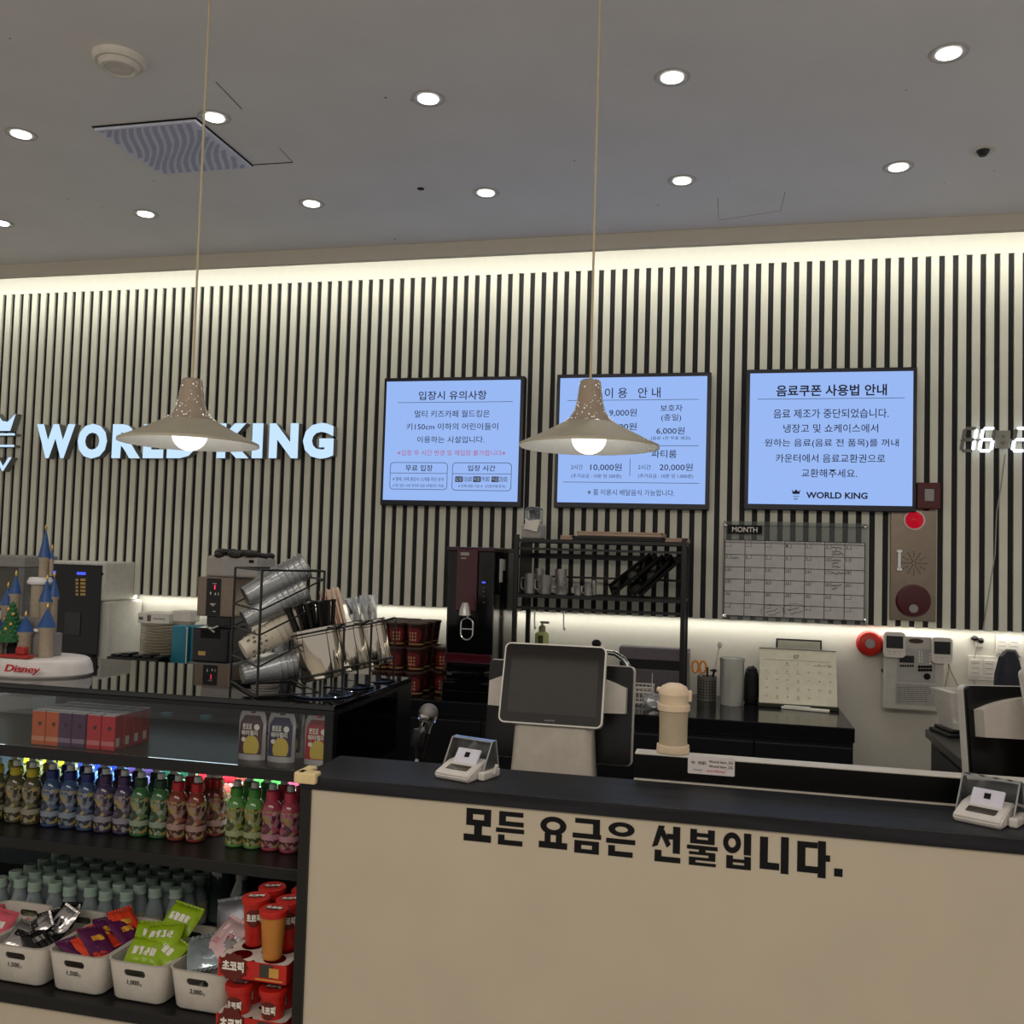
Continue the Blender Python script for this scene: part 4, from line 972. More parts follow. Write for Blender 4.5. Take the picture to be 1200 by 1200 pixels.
# black grill pieces
x0, x1, z0, z1 = W(131, 765, 191, 775, 3.9)
t = thing('black_caddy', 'low black caddy in front of the paper dish stacks', 'caddy', ((x0+x1)/2, 3.9, BCZ)); w = (x1-x0)/2; h = z1-BCZ
a = MB(); a.box(-w, w, -.04, .06, .001, h*.8, .004); a.build('base', BLK, t)
a = MB()
for i in range(5): x = -w*.9+i*w*.42; a.box(x, x+w*.3, -.03, .05, h*.8, h*(1.0 if i % 2 else .92), .004)
a.build('divider', BLK, t)
# grinder / hot water machine
Yg = 3.80; x0, x1, z0, z1 = W(231, 676, 273, 722, Yg); ox = (x0+x1)/2
t = thing('coffee_grinder', 'bronze fronted coffee grinder with grey hopper and dark glass jug', 'coffee grinder', (ox, Yg, BCZ)); w = (x1-x0)/2
Lg = lambda cx, cy: (lambda v: (v.x-ox, v.z-BCZ))(P(200+cx/4, 600+cy/4, Y=Yg))
zu = Lg(200, 490)[1]; zt_ = Lg(200, 305)[1]; zh = Lg(200, 208)[1]; zk = Lg(300, 182)[1]
BRZ = mat('bronze_front', (142, 126, 112), .35, metal=.4)
a = MB(); a.box(-w, w, .0, .22, zu, zt_, .006); a.build('upper_body', BRZ, t)
xa, _ = Lg(172, 300); xb, _ = Lg(238, 300); a = MB(); a.box(xa, xb, -.004, .0, zu+.004, zt_-.006, .002); cp = a.build('control_panel', mat('panel_black', (10, 10, 14)), t)
a = MB(); x, z = Lg(208, 352); a.box(x-.001, x+.005, -.006, -.0041, z-.010, z+.010, .001); a.build('red_light', mat('red_light', (255, 60, 90), emit=1.2), cp)
a = MB()
for cx, cy, ww, hh_ in ((208, 335, .022, .002), (190, 380, .006, .012), (212, 384, .006, .010), (226, 384, .003, .012), (206, 466, .012, .003)): x, z = Lg(cx, cy); a.quad(x-ww/2, x+ww/2, z-hh_/2, z+hh_/2, -.0044)
x, z = Lg(202, 437); a.lathe([(.004, -.004), (.014, .006), (.014, .008)], 14, c=(x, -.005, z), M=Matrix.Identity(4)); a.build('panel_marks', PAPER, cp)
xa, _ = Lg(152, 260); xb, _ = Lg(395, 260); a = MB(); a.box(xa, xb, .02, .20, zt_+.001, zh, .010); a.box(xa+.01, xb-.02, .03, .19, zt_+.001, zh+.004); a.build('hopper', mat('hopper_grey', (168, 164, 160), .35), t)
x, z = Lg(368, 232); a = MB(); a.box(x-.012, x+.012, .018, .022, z-.007, z+.007, .002); a.build('hopper_latch', INK, t)
a = MB(); rnd = random.Random(9)
for i in range(46): u_ = rnd.random(); a.ball((xa+.014+(xb-xa-.03)*u_, .03+.14*rnd.random(), zh-.002+(zk-zh)*(.25+.6*rnd.random())), .026, .02, .016, 8, 6)
a.build('coffee_beans', mat('beans_dark', (32, 26, 24), .45), t, True)['kind'] = 'stuff'
x1_, _ = Lg(105, 600); x2_, _ = Lg(278, 600); a = MB(); zb_ = Lg(200, 705)[1]; zc_ = Lg(200, 545)[1]
a.box(x1_, x2_, -.01, .20, zb_, zc_, .008); a.box(-w*.55, x2_-.01, .02, .2, zc_, zu, .004); a.build('jug', mat('jug_dark', (34, 34, 38), .2), t)
a = MB(); x, z = Lg(152, 661); a.quad(x-.018, x+.018, z-.009, z+.009, -.0108); a.build('sticker', mat('sticker_gold', (196, 160, 96), .5), t)
a = MB(); x, z = Lg(205, 540); a.tube([(x-.03, -.02, z+.012), (x-.008, -.03, z-.004), (x+.02, -.03, z-.02)], .004, 6); a.tube([(x+.03, -.02, z+.008), (x+.005, -.03, z-.004)], .004, 6); a.ball((x, -.03, z-.004), .008); a.build('tap', STEEL, t, True)
a = MB(); x, z = Lg(195, 570); a.box(x-.05, x+.045, -.013, -.0105, z-.02, z+.02); a.build('jug_label', INK, t)
a = MB(); a.box(x1_-.005, x2_+.01, -.04, .22, .001, .05, .006); a.box(x1_-.005, x2_+.01, -.03, .22, zb_-.02, zb_-.001, .004); a.box(x1_-.005, x1_+.02, .1, .22, .05, zb_-.02); a.box(x2_-.02, x2_+.01, .1, .22, .05, zb_-.02); a.build('base', mat('base_grey', (110, 106, 102), .35, metal=.3), t)

# ------------------------------------------------------------------ refrigerated showcase
SX0, SX1, SYF, SYB, STZ = -2.75, -.935, 2.15, 2.73, 1.17
SH1, SH2, LED_Z, LEDY = 1.004, .763, .47, 1.965
cx, cy = (SX0+SX1)/2, (SYF+SYB)/2; hw, hd = (SX1-SX0)/2, (SYB-SYF)/2
t = thing('display_fridge', 'long black glass-topped display fridge at the left end of the counter', 'display fridge', (cx, cy, 0))
CASE = mat('case_black', (17, 17, 20), .25)
a = MB(); a.box(-hw, hw, -hd, hd, STZ-.014, STZ, .002); a.build('glass_top', mat('top_glass_black', (8, 9, 11), .02, vary=0, ior=1.62), t)
a = MB(); a.box(-hw, hw, -hd-.001, -hd+.02, STZ-.026, STZ-.0142); a.box(hw-.02, hw, -hd+.0205, hd, STZ-.026, STZ-.0142); a.box(-hw, hw-.0205, hd-.02, hd, STZ-.03, STZ-.0142); a.build('top_frame', CASE, t)
a = MB(); a.box(hw-.024, hw-.001, -hd, -hd+.024, LED_Z, STZ-.0265); a.build('corner_post', CASE, t)
a = MB(); a.box(hw-.014, hw-.001, hd-.12, hd, SH2, STZ-.0265); a.box(hw-.014, hw-.001, -hd+.0245, hd-.121, LED_Z, SH1-.03); a.build('side_panel', CASE, t)
a = MB(); a.box(hw-.008, hw-.003, -hd+.025, hd-.121, SH1-.029, STZ-.0265); a.build('side_glass', GLASS, t)
a = MB(); a.box(-hw, hw-.025, -hd+.003, -hd+.008, SH1+.001, STZ-.0265); a.build('front_glass', clear('front_glass', (250, 252, 252), .02, .8), t)
a = MB(); a.box(-hw, hw-.016, -hd+.004, hd-.01, SH1-.030, SH1, .002); a.build('shelf', mat('shelf_black', (22, 22, 24), .35), t)
a = MB(); a.box(-hw, hw-.016, -hd+.006, hd-.01, SH2-.030, SH2, .002); a.build('shelf', mat('shelf_black', (22, 22, 24)), t)
a = MB(); a.box(-hw, hw-.015, LEDY-cy, hd, LED_Z-.030, LED_Z, .002); a.build('deck', mat('deck_black', (20, 20, 22), .4), t)
a = MB(); a.box(-hw, hw-.015, LEDY-cy+.012, hd, .0, LED_Z-.031); a.build('plinth', mat('counter_beige', (194, 182, 162), .45, vary=.03, scale=5), t)
a = MB(); a.box(-hw, hw-.015, hd-.008, hd-.001, SH1+.001, STZ-.031); a.build('rear_glass', clear('rear_glass', (120, 134, 140), .05, 1.2, .05, (50, 66, 74)), t)
a = MB(); a.box(-hw, hw-.016, hd-.008, hd-.001, LED_Z, SH1-.031); a.build('rear_panel', mat('rear_panel', (74, 80, 86), .25, metal=.2), t)
a = MB()
for z in (.64, .655): a.box(-hw+.9, hw-.3, hd-.03, hd-.0085, z, z+.006)
a.box(-hw, hw-.02, hd-.04, hd-.012, SH1+.06, SH1+.066); a.build('rail', STEEL, t)
a = MB(); a.box(-hw+.1, hw-.05, hd-.075, hd-.055, SH1-.040, SH1-.0305, .002); a.build('light_strip', mat('strip_glow', (200, 240, 255), emit=2.5), t)
a = MB()
for k in range(12): x = -hw+.15+k*.14; a.box(x, x+.028, hd-.05, hd-.03, SH1+.0005, SH1+.012)
a.build('air_slots', mat('slot_teal', (120, 176, 190), .2), t)

# juice cartons
def carton(rgb, nm):
    tt = thing('juice_carton', None, 'juice carton'); w, d, h = .0205, .0185, .090
    a = MB(); a.box(-w, w, -d, d, .0005, h, .0015); b = a.build('box', mat('carton_'+nm, rgb, .35), tt)
    a = MB(); a.box(-w+.001, w-.001, -d+.001, d-.001, h, h+.002); a.box(-w, w, -.002, .002, h+.002, h+.004); a.build('foil_top', mat('carton_top', (206, 200, 206), .3), tt)
    a = MB(); a.quad(-w+.001, w-.001, .012, .024, -d-.0004); a.build('lower_band', mat('band_'+nm, tuple(min(255, int(c*.6+95)) for c in rgb), .4), b)
    a = MB(); a.box(w, w+.0004, -.013, .002, .010, .032); a.build('price_code', PAPER, b) if nm == 'red' else a.bm.free()
    a = MB(); a.lathe([(.006, 0), (.006, .0004)], 12, M=Matrix.Translation((.004, -d, .058)) @ DY); a.build('fruit_mark', mat('mark_'+nm, tuple(int(c*.4) for c in rgb), .4), b)
    return tt
y0 = 2.205; base = P(50, 874, Y=y0)
first = {}
JC = [('orange', (206, 92, 36)), ('orange', 0), ('purple', (78, 40, 84)), ('purple', 0), ('red', (192, 40, 52)), ('red', 0)]
colx = [49.5, 65.5, 80, 96.5, 114, 131]
for ci, (nm, rgb) in enumerate(JC):
    x = P(colx[ci], 874, Y=y0).x
    for di in range(4):
        lb = f'{nm} juice carton, {["left", "right"][ci % 2]} of two {nm} columns, {ORD[di]} row from the front'
        if nm not in first: first[nm] = carton(rgb, nm); first[nm]['label'] = lb; first[nm]['group'] = 'juice cartons on the upper shelf'; first[nm].location = (x, y0, SH1)
        else: copy_tree(first[nm], lb, (x+(random.random()-.5)*.002, y0+di*.0395, SH1), group='juice cartons on the upper shelf')
# jelly pouches
def pouch(rgb, nm):
    tt = thing('jelly_pouch', None, 'jelly pouch'); w, h = .0385, .122
    a = MB(); nx, nz = 10, 12
    def sheet(sg):
        g = []
        for j in range(nz+1):
            v = j/nz; row = []
            for i in range(nx+1):
                u = i/nx*2-1; ww = w*(1-.18*max(0, (v-.8)/.2)**2)
                d = .017*math.sqrt(max(0, 1-u*u))*(1-v**1.6)*sg+.001*sg
                row.append(a.v((u*ww, d, v*h)))
            g.append(row)
        for j in range(nz):
            for i in range(nx): a.f([g[j][i], g[j][i+1], g[j+1][i+1], g[j+1][i]])
        return g
    g0 = sheet(-1); g1 = sheet(1); a.build('pouch', mat('pouch_silver', (190, 184, 186), .25, metal=.25), tt, True)
    a = MB()
    def pt(u, v): return (u*w, -(.017*math.sqrt(max(0, 1-u*u))*(1-v**1.6))-.0022, v*h)
    g = []
    for j in range(11):
        v = .12+.80*j/10; ww = .84 if j < 9 else .84-.3*(j-8)/2; g.append([a.v(pt(ww*(i/5-1), v)) for i in range(11)])
    for A, B in zip(g, g[1:]):
        for i in range(10): a.f([A[i], A[i+1], B[i+1], B[i]])
    lb = a.build('label', mat('pouch_'+nm, rgb, .35), tt, True)
    a = MB(); g = []
    for j in range(7):
        v = .14+.36*j/6; hw_ = .62*math.sqrt(max(.02, 1-((j-2.4)/4)**2)); g.append([a.v((lambda q: (q[0], q[1]-.0007, q[2]))(pt(.12+hw_*(i/4-1)*.9, v))) for i in range(9)])
    for A, B in zip(g, g[1:]):
        for i in range(8): a.f([A[i], A[i+1], B[i+1], B[i]])
    a.build('yellow_patch', mat('pouch_yellow', (206, 178, 76), .4), lb, True)
    a = MB(); a.text('뽀로로', -.022, .004, .078, .092, -.0125, .03); a.text('워터젤리', -.024, .022, .062, .076, -.0150, .03); a.lathe([(.008, 0), (.008, .0004)], 14, M=Matrix.Translation((.018, -.0125, .084)) @ DY); a.lathe([(.006, 0), (.006, .0004)], 12, M=Matrix.Translation((-.016, -.0165, .052)) @ DY); a.build('pouch_lettering', PAPER, lb)
    a = MB(); a.cyl((0, 0, h-.004), (0, 0, h+.006), .007, n=12); a.cyl((0, 0, h+.006), (0, 0, h+.014), .009, n=12); a.build('cap', mat('cap_'+nm, tuple(min(255, int(c*1.2)+20) for c in rgb), .35), tt, True)
    return tt
PC = [('plum', (78, 34, 48), 295), ('navy', (48, 42, 84), 329.5), ('crimson', (168, 38, 52), 373)]
for nm, rgb, px in PC:
    yp = 2.235; x = P(px, 885, Y=yp).x; f0 = None
    for di in range(6 if nm == 'crimson' else 4):
        lb = f'{nm} jelly pouch with yellow patch, {ORD[di]} from the front of its row'
        if f0 is None: f0 = pouch(rgb, nm); f0.location = (x, yp, SH1); f0['label'] = lb; f0['group'] = 'jelly pouches on the upper shelf'
        else: copy_tree(f0, lb, (x+(random.random()-.5)*.008, yp+di*.058, SH1), rz=(random.random()-.5)*.1, group='jelly pouches on the upper shelf')
# drink bottles of the middle shelf
def wrap_mat(name, rgb):
    if name in MATS: return MATS[name]
    m = mat(name, rgb, .25); nt = m.node_tree; bs = nt.nodes['Principled BSDF']
    tc = nt.nodes.new('ShaderNodeTexCoord'); v = nt.nodes.new('ShaderNodeTexVoronoi'); v.inputs['Scale'].default_value = 85
    nt.links.new(tc.outputs['Object'], v.inputs['Vector'])
    sp = nt.nodes.new('ShaderNodeSeparateColor'); nt.links.new(v.outputs['Color'], sp.inputs[0])
    cr = nt.nodes.new('ShaderNodeValToRGB'); cr.color_ramp.interpolation = 'CONSTANT'; e = cr.color_ramp.elements
    mixc = lambda k, w: tuple(c*k+w for c in rgb)
    e[0].position = 0; e[0].color = (*lin(mixc(.55, 0)), 1)
    e[1].position = .28; e[1].color = (*lin(rgb), 1)
    for p_, c_ in ((.62, mixc(.5, 78)), (.78, mixc(.75, 10)), (.90, (150, 134, 84))): q = e.new(p_); q.color = (*lin(c_), 1)
    nt.links.new(sp.outputs[0], cr.inputs[0]); nt.links.new(cr.outputs[0], bs.inputs['Base Color'])
    return m
def drink(nm, cap, liq, lab, milky):
    liq = tuple(int(c*.78) for c in liq); lab = tuple(int(c*.86) for c in lab); cap = tuple(int(c*.85) for c in cap)
    tt = thing('drink_bottle', None, 'drink bottle')
    a = MB(); a.lathe([(.022, .0006), (.0255, .004), (.026, .05), (.0225, .066), (.0225, .072), (.026, .088), (.026, .105), (.021, .120), (.0145, .128), (.0145, .134)], 20); a.build('body', mat('drink_'+nm, liq, .12, trans=.0, coat=.4, vary=.04), tt, True)
    a = MB(); a.lathe([(.0262, .010), (.0264, .052), (.0232, .066), (.0232, .072), (.0264, .088), (.0264, .104)], 20, cap0=False, cap1=False); lb = a.build('label', wrap_mat('wrap_'+nm, lab), tt, True)
    a = MB(); rnd = random.Random(len(nm))
    for k in range(4):
        an = (rnd.random()-.5)*1.6; z = .014+.084*(k/3); rr = .0267 if z < .055 or z > .085 else .0238
        a.lathe([(.0025+.005*rnd.random(), 0), (.002, .0006)], 10, M=Matrix.Rotation(an, 4, 'Z') @ Matrix.Translation((0, -rr, z)) @ DY)
    a.lathe([(.0268, .030), (.0268, .044)], 20, cap0=False, cap1=False)
    a.build('label_mark', mat('mark2_'+nm, tuple(int(c*.6+84) for c in lab), .35), lb)
    a = MB(); a.lathe([(.0165, .131), (.0175, .133), (.0170, .152), (.013, .155)], 18); a.build('cap', mat('bcap_'+nm, cap, .3), tt, True)
    a = MB(); a.lathe([(.0105, .155), (.0105, .167), (.009, .170)], 14); a.build('spout_cover', mat('spout_clear', (196, 200, 198), .3), tt, True)
    return tt
KINDS_ = {'yellow': ((190, 178, 40), (96, 92, 62), (110, 104, 74), 0), 'blue': ((30, 44, 120), (70, 96, 140), (90, 108, 138), 0), 'violet': ((66, 44, 92), (84, 70, 110), (104, 92, 116), 0),
          'dark green': ((26, 66, 48), (70, 126, 78), (104, 132, 92), 0), 'red': ((196, 34, 44), (150, 66, 52), (156, 98, 82), 0), 'light green': ((70, 150, 62), (110, 176, 92), (136, 150, 74), 0), 'pink': ((206, 66, 92), (196, 84, 104), (190, 96, 120), 0)}
BC_ = [(15.5, 'yellow'), (37, 'yellow'), (59, 'blue'), (80, 'blue'), (100.5, 'blue'), (121.5, 'violet'), (143, 'violet'), (163.5, 'dark green'), (185.5, 'dark green'), (207.5, 'red'), (229.5, 'red'), (276.5, 'light green'), (297.5, 'light green'), (318.5, 'pink'), (340, 'pink')]
BC_.insert(0, (-6, 'yellow'))
cnt = {}
proto = {}
for px, nm in BC_:
    i = cnt.get(nm, 0); cnt[nm] = i+1; yb = 2.28; x = P(px, 965, Y=yb).x
    place = ['left', 'middle', 'right'] if nm in ('blue', 'yellow') else ['left', 'right']
    for di in range(5):
        lb = f'{nm} capped drink bottle, {place[i]} column of its colour, {ORD[di]} row from the front'
        if nm not in proto: proto[nm] = drink(nm.replace(' ', '_'), *KINDS_[nm]); proto[nm].location = (x, yb, SH2); proto[nm]['label'] = lb; proto[nm]['group'] = 'kids drink bottles on the middle shelf'
        else: copy_tree(proto[nm], lb, (x+(random.random()-.5)*.004, yb+di*.064+(random.random()-.5)*.006, SH2), rz=(random.random()-.5)*.8, group='kids drink bottles on the middle shelf')
# third red column set back
x = P(250, 965, Y=2.33).x
for di in range(4): copy_tree(proto['red'], f'red capped drink bottle in the set-back column, {ORD[di]} row from the front', (x, 2.345+di*.064, SH2), rz=.4, group='kids drink bottles on the middle shelf')
# capped bottles behind the baskets
def capped():
    tt = thing('capped_bottle', None, 'bottle')
    a = MB(); a.lathe([(.022, .0006), (.0255, .004), (.0258, .066), (.024, .078), (.0175, .100), (.0160, .108), (.0160, .114)], 22); a.build('body', mat('bottle_grey', (124, 136, 140), .12, coat=.5), tt, True)
    a = MB(); a.lathe([(.0261, .012), (.0262, .066)], 22, cap0=False, cap1=False); a.build('label', mat('bottle_label', (150, 150, 128), .4), tt, True)
    a = MB(); a.lathe([(.0182, .112), (.0188, .114), (.0188, .117), (.0180, .118), (.0186, .134), (.016, .137)], 24); a.build('cap', mat('cap_mint', (150, 172, 160), .35), tt, True)
    return tt
c0 = None
for ci in range(10):
    for di in range(5):
        x = P(19, 1040, Y=2.27).x+(ci-1)*.0565; y = 2.275+di*.0575+(ci % 2)*.012
        if ci >= 8 and di < 1: continue
        lb = f'mint capped bottle behind the baskets, {ORD[ci]} column from left, {ORD[di]} row back'
        if c0 is None: c0 = capped(); c0.location = (x, y, LED_Z); c0['label'] = lb; c0['group'] = 'mint capped bottles on the lower deck'
        else: copy_tree(c0, lb, (x, y, LED_Z), group='mint capped bottles on the lower deck')
for px, yy, lb in ((282, 2.36, 'large dark clear bottle beside the red snack cups on the lower deck'), (258, 2.50, 'large dark clear bottle behind the mint capped bottles')):
    p = P(px, 1060, Y=yy); t2 = thing('water_bottle', lb, 'bottle', (p.x, yy, LED_Z), 0, 'large clear bottles')
    a = MB(); prof = [(.030, .001), (.034, .006)]+[(.034-.002*(k % 2), .02+.012*k) for k in range(8)]+[(.034, .12), (.030, .14), (.016, .17), (.014, .18)]
    a.lathe(prof, 24); a.build('body', mat('bottle_dark', (58, 72, 70), .08, coat=.6), t2, True)
    a = MB(); a.lathe([(.016, .178), (.016, .194), (.014, .196)], 18); a.build('cap', GRY, t2, True)
p = P(32, 860, Y=2.62); t2 = thing('white_carton', 'white cardboard box inside the fridge at the far left', 'box', (p.x, 2.58, SH1))
a = MB(); a.box(-.08, .07, -.03, .08, .001, .055, .004); a.build('lower_box', WHTM, t2)
a = MB(); a.box(-.05, .075, .0, .08, .0555, .13, .006); a.build('upper_box', WHTM, t2)

# ------------------------------------------------------------------ baskets with snacks on the front deck
def make_basket_mesh():
    a = MB(); n = 6
    W0, W1, D0, D1, Hh, th_ = pitch_b/2-.013, pitch_b/2-.0034, .108, .122, .098, .003
    def ring(w, d, r, z, dy=0): return [a.v((x, y, z)) for x, y in rrect(-w, w, -d, d, r, n)]
    rg = [ring(W0-.02, D0-.02, .012, .0005), ring(W0-.004, D0-.004, .020, .003), ring(W0, D0, .022, .008), ring(W1, D1, .026, Hh-.002), ring(W1+.003, D1+.003, .028, Hh), ring(W1-th_, D1-th_, .024, Hh), ring(W0-th_, D0-th_, .020, .008), ring(W0-.02, D0-.02, .012, .005)]
    for A, B in zip(rg, rg[1:]):
        m_ = len(A)
        for k in range(m_): a.f([A[k], A[(k+1) % m_], B[(k+1) % m_], B[k]])
    a.f(rg[0][::-1]); a.f(rg[-1]); o = a.build('tub', mat('basket_white', (206, 200, 190), .4), None, True)
    c = MB(); c.prism(rrect(-.0285, .0285, .064, .081, .0084, 6), -.2, .2); k = c.build('cutter', BLK)
    md = o.modifiers.new('b', 'BOOLEAN'); md.object = k; md.operation = 'DIFFERENCE'; md.solver = 'EXACT'
    dg = bpy.context.evaluated_depsgraph_get(); me = bpy.data.meshes.new_from_object(o.evaluated_get(dg)); me.name = 'tub'
    o.modifiers.clear(); o.data = me; bpy.data.objects.remove(k); return o
BXY = []
pitch_b = (P(232, 1150, Y=1.985).x-P(86, 1150, Y=1.985).x)/2
xB = P(86, 1150, Y=1.985).x
tub = make_basket_mesh()
names = [('pink packs', '1,500원'), ('black and silver sweets', '1,500원'), ('red and purple packs', '1,500원'), ('green snack bags', '1,000원'), ('silver and pink bags', '2,000원')]
BY = 2.105
for i, (ct, pr_) in enumerate(names):
    x = xB+(i-2)*pitch_b; BXY.append(x)
    t = thing('snack_basket', f'white plastic basket of {ct} on the fridge front deck', 'basket', (x, BY, LED_Z), -.02, 'white snack baskets')
    o = tub if i == 0 else tub.copy()
    if i: C.objects.link(o)
    o.parent = t
    a = MB(); a.text(pr_[:-1], -.020, .012, .044, .056, -.1172, .015); a.text('원', .0135, .0195, .044, .0505, -.1172); a.build('price_lettering', INK, t)
def bag(name, label, cat, w, h, d, m, loc, rot, group, mark=None, seed=0, crimp=True):
    tt = thing(name, label, cat, loc, 0, group, rot); a = MB(); rnd = random.Random(seed); nx, ny = 12, 10; wr = [(rnd.random()*6, rnd.random()*6, rnd.random()*12+6) for _ in range(4)]
    def dd(u, v): return d*(max(0, 1-abs(u)**2.6)*max(0, 1-abs(v)**3.0))**.6
    def wn(u, v): return sum(math.sin(p+u*f+v*q*2) for p, q, f in wr)*d*.07*(1-abs(u)**4)
    gs = []
    for sg in (-1, 1):
        g = [[a.v((w*(u:=(i/nx*2-1))*(1-.05*(v:=(j/ny*2-1))**2), h*v*(1-.06*(1-u*u)), sg*dd(u, v)+wn(u, v))) for i in range(nx+1)] for j in range(ny+1)]
        for j in range(ny):
            for i in range(nx): a.f([g[j][i], g[j][i+1], g[j+1][i+1], g[j+1][i]])
        gs.append(g)
    bmesh.ops.remove_doubles(a.bm, verts=a.bm.verts[:], dist=.0004)
    b = a.build('wrapper', m, tt, True)
    if crimp:
        for s in (-1, 1):
            a = MB(); n_ = 16; lo = [a.v((w*(i/n_*2-1)*.95, s*h*.97, .0012*(-1)**i)) for i in range(n_+1)]; hi = [a.v((w*(i/n_*2-1)*.97, s*h*1.12, .0016*(-1)**i)) for i in range(n_+1)]
            for i in range(n_): a.f([lo[i], lo[i+1], hi[i+1], hi[i]])
            a.build('crimped_edge', m, tt)
    if mark:
        a = MB(); k = 9
        for (u0, u1, v0, v1) in mark[1]:
            g = [[a.v((w*(uu:=u0+(u1-u0)*i/k), h*(vv:=v0+(v1-v0)*j/4)*(1-.06*(1-uu*uu)), dd(uu, vv)+wn(uu, vv)+.0012)) for i in range(k+1)] for j in range(5)]
            for j in range(4):
                for i in range(k): a.f([g[j][i], g[j][i+1], g[j+1][i+1], g[j+1][i]])
        a.build('printed_mark', mark[0], tt, True)
    return tt
SILV = mat('foil_silver', (190, 186, 186), .22, metal=.8, bump=.7, scale=60)
GRN = mat('bag_green', (140, 172, 26), .3, bump=.4, scale=40)
PNK = mat('bag_pink', (222, 188, 190), .28, metal=.3, bump=.6, scale=50)
ROSE = mat('pack_rose', (214, 96, 112), .35, bump=.4, scale=40)
PURP = mat('pack_purple', (90, 34, 78), .3, bump=.5, scale=50)
ORNG = mat('pack_orange', (214, 66, 40), .3, bump=.5, scale=50)
BLKF = mat('foil_black', (24, 22, 24), .25, bump=.6, scale=60)
wm = lambda pts: (PAPER, pts)
def bl(i, dx, dy, z): return (BXY[i]+dx, BY+dy, LED_Z+z+(.014 if z > .06 else 0))
# pink packs
for k, (dx, dy, z, rx, ry, rz) in enumerate([(.0, -.03, .050, .3, .2, .4), (.03, .04, .055, .5, -.2, -.5), (-.03, .03, .075, .4, .1, .9), (.035, -.03, .082, .6, .2, .2)]):
    bag('candy_pack', f'pink sweet pack, {ORD[k]} from the bottom in the leftmost basket', 'sweet pack', .030, .042, .010, ROSE, bl(0, dx, dy, z), (rx, ry, rz), 'pink packs', wm([(-.5, .5, -.25, .2)]), k)
# black / silver
for k, (dx, dy, z, rx, ry, rz, m_) in enumerate([(.0, .0, .042, .0, .0, .3, BLKF), (-.02, -.05, .072, .4, .2, .9, SILV), (.03, -.04, .068, .3, -.3, -.4, BLKF), (-.03, .04, .070, .5, .1, .4, BLKF), (.02, .03, .090, .7, .2, -.9, SILV), (-.005, -.01, .094, .5, -.2, .5, BLKF), (.034, -.005, .100, .9, .3, -.2, SILV), (-.030, -.07, .085, .5, .3, .2, SILV), (.028, -.075, .080, .4, -.2, 1.1, BLKF), (.0, .06, .092, .5, 0, .3, BLKF), (-.012, -.04, .096, .6, .4, -.7, SILV)]):
    bag('candy_pack', f'{"silver" if m_ is SILV else "black"} foil sweet pack, {ORD[k]} from the bottom in the black and silver basket', 'sweet pack', .028, .038, .009, m_, bl(1, dx, dy, z), (rx, ry, rz), 'foil sweets', (SILV if m_ is BLKF else BLKF, [(-.5, .4, -.2, .25)]), 20+k)
# red / purple
for k, (dx, dy, z, rx, ry, rz, m_) in enumerate([(.0, -.02, .040, .0, .0, .3, PURP), (.0, -.06, .066, .15, .1, 1.3, mat('pack_magenta', (206, 60, 120), .35)), (.02, .0, .066, .2, -.1, 1.2, PURP), (-.005, -.02, .086, .25, .1, 1.5, ORNG), (.03, .03, .085, .3, .1, 1.1, PURP), (.01, .055, .092, .4, -.1, .9, ORNG), (-.028, -.07, .070, .3, .1, 1.4, PURP), (.012, -.07, .078, .3, 0, 1.2, ORNG), (-.02, .03, .080, .3, 0, .8, PURP), (.005, -.05, .090, .3, .1, 1.0, PURP)]):
    bag('candy_pack', f'{"orange red" if m_ is ORNG else ("purple" if m_ is PURP else "magenta")} sweet pack, {ORD[k]} from the bottom in the red and purple basket', 'sweet pack', .032, .050, .010, m_, bl(2, dx, dy, z), (rx, ry, rz), 'red and purple packs', (mat('pack_yellow', (220, 160, 60), .4), [(-.45, .45, -.3, .1)]), 40+k)
# green bags
for k, (dx, dy, z, rx, ry, rz) in enumerate([(.0, -.0, .046, .1, .0, .1), (-.004, -.075, .088, .75, .05, .1), (.036, -.055, .092, .6, .25, -.3), (.014, -.035, .112, .55, -.1, .15), (.02, .035, .130, .75, .1, -.15), (-.03, .0, .098, .6, .1, .5)]):
    bag('snack_bag', f'lime green snack bag with white print, {ORD[k]} from the bottom in its basket', 'snack bag', .047, .036, .014, GRN, bl(3, dx, dy, z), (rx, ry, rz), 'green snack bags', wm([(-.6, -.35, -.3, .25), (-.28, -.02, -.3, .25), (.05, .3, -.3, .25), (.37, .6, -.3, .25)]), 60+k)
# silver and pink bags
for k, (dx, dy, z, rx, ry, rz, m_) in enumerate([(.0, -.02, .045, .1, .0, .2, SILV), (-.020, -.050, .100, .35, -.1, .5, mat('foil_pale', (170, 184, 190), .2, metal=.6, bump=.7, scale=50)), (.036, -.065, .088, 1.0, .3, -.5, SILV), (.018, -.03, .122, .65, .1, -.35, PNK), (-.02, .075, .125, 1.1, -.2, .2, mat('foil_grey', (120, 120, 128), .3, metal=.5, bump=.6, scale=50)), (.040, .06, .120, .8, .2, -.3, PNK)]):
    bag('snack_bag', f'{"pink speckled" if m_ is PNK else "silver foil"} snack bag, {ORD[k]} from the bottom in the basket beside the red cups', 'snack bag', .046, .052, .013, m_, bl(4, dx, dy, z), (rx, ry, rz), 'silver and pink bags', (mat('mark_rose', (190, 130, 140), .4), [(-.5, -.2, -.4, -.1), (.1, .45, 0, .3)]) if m_ is PNK else None, 80+k)

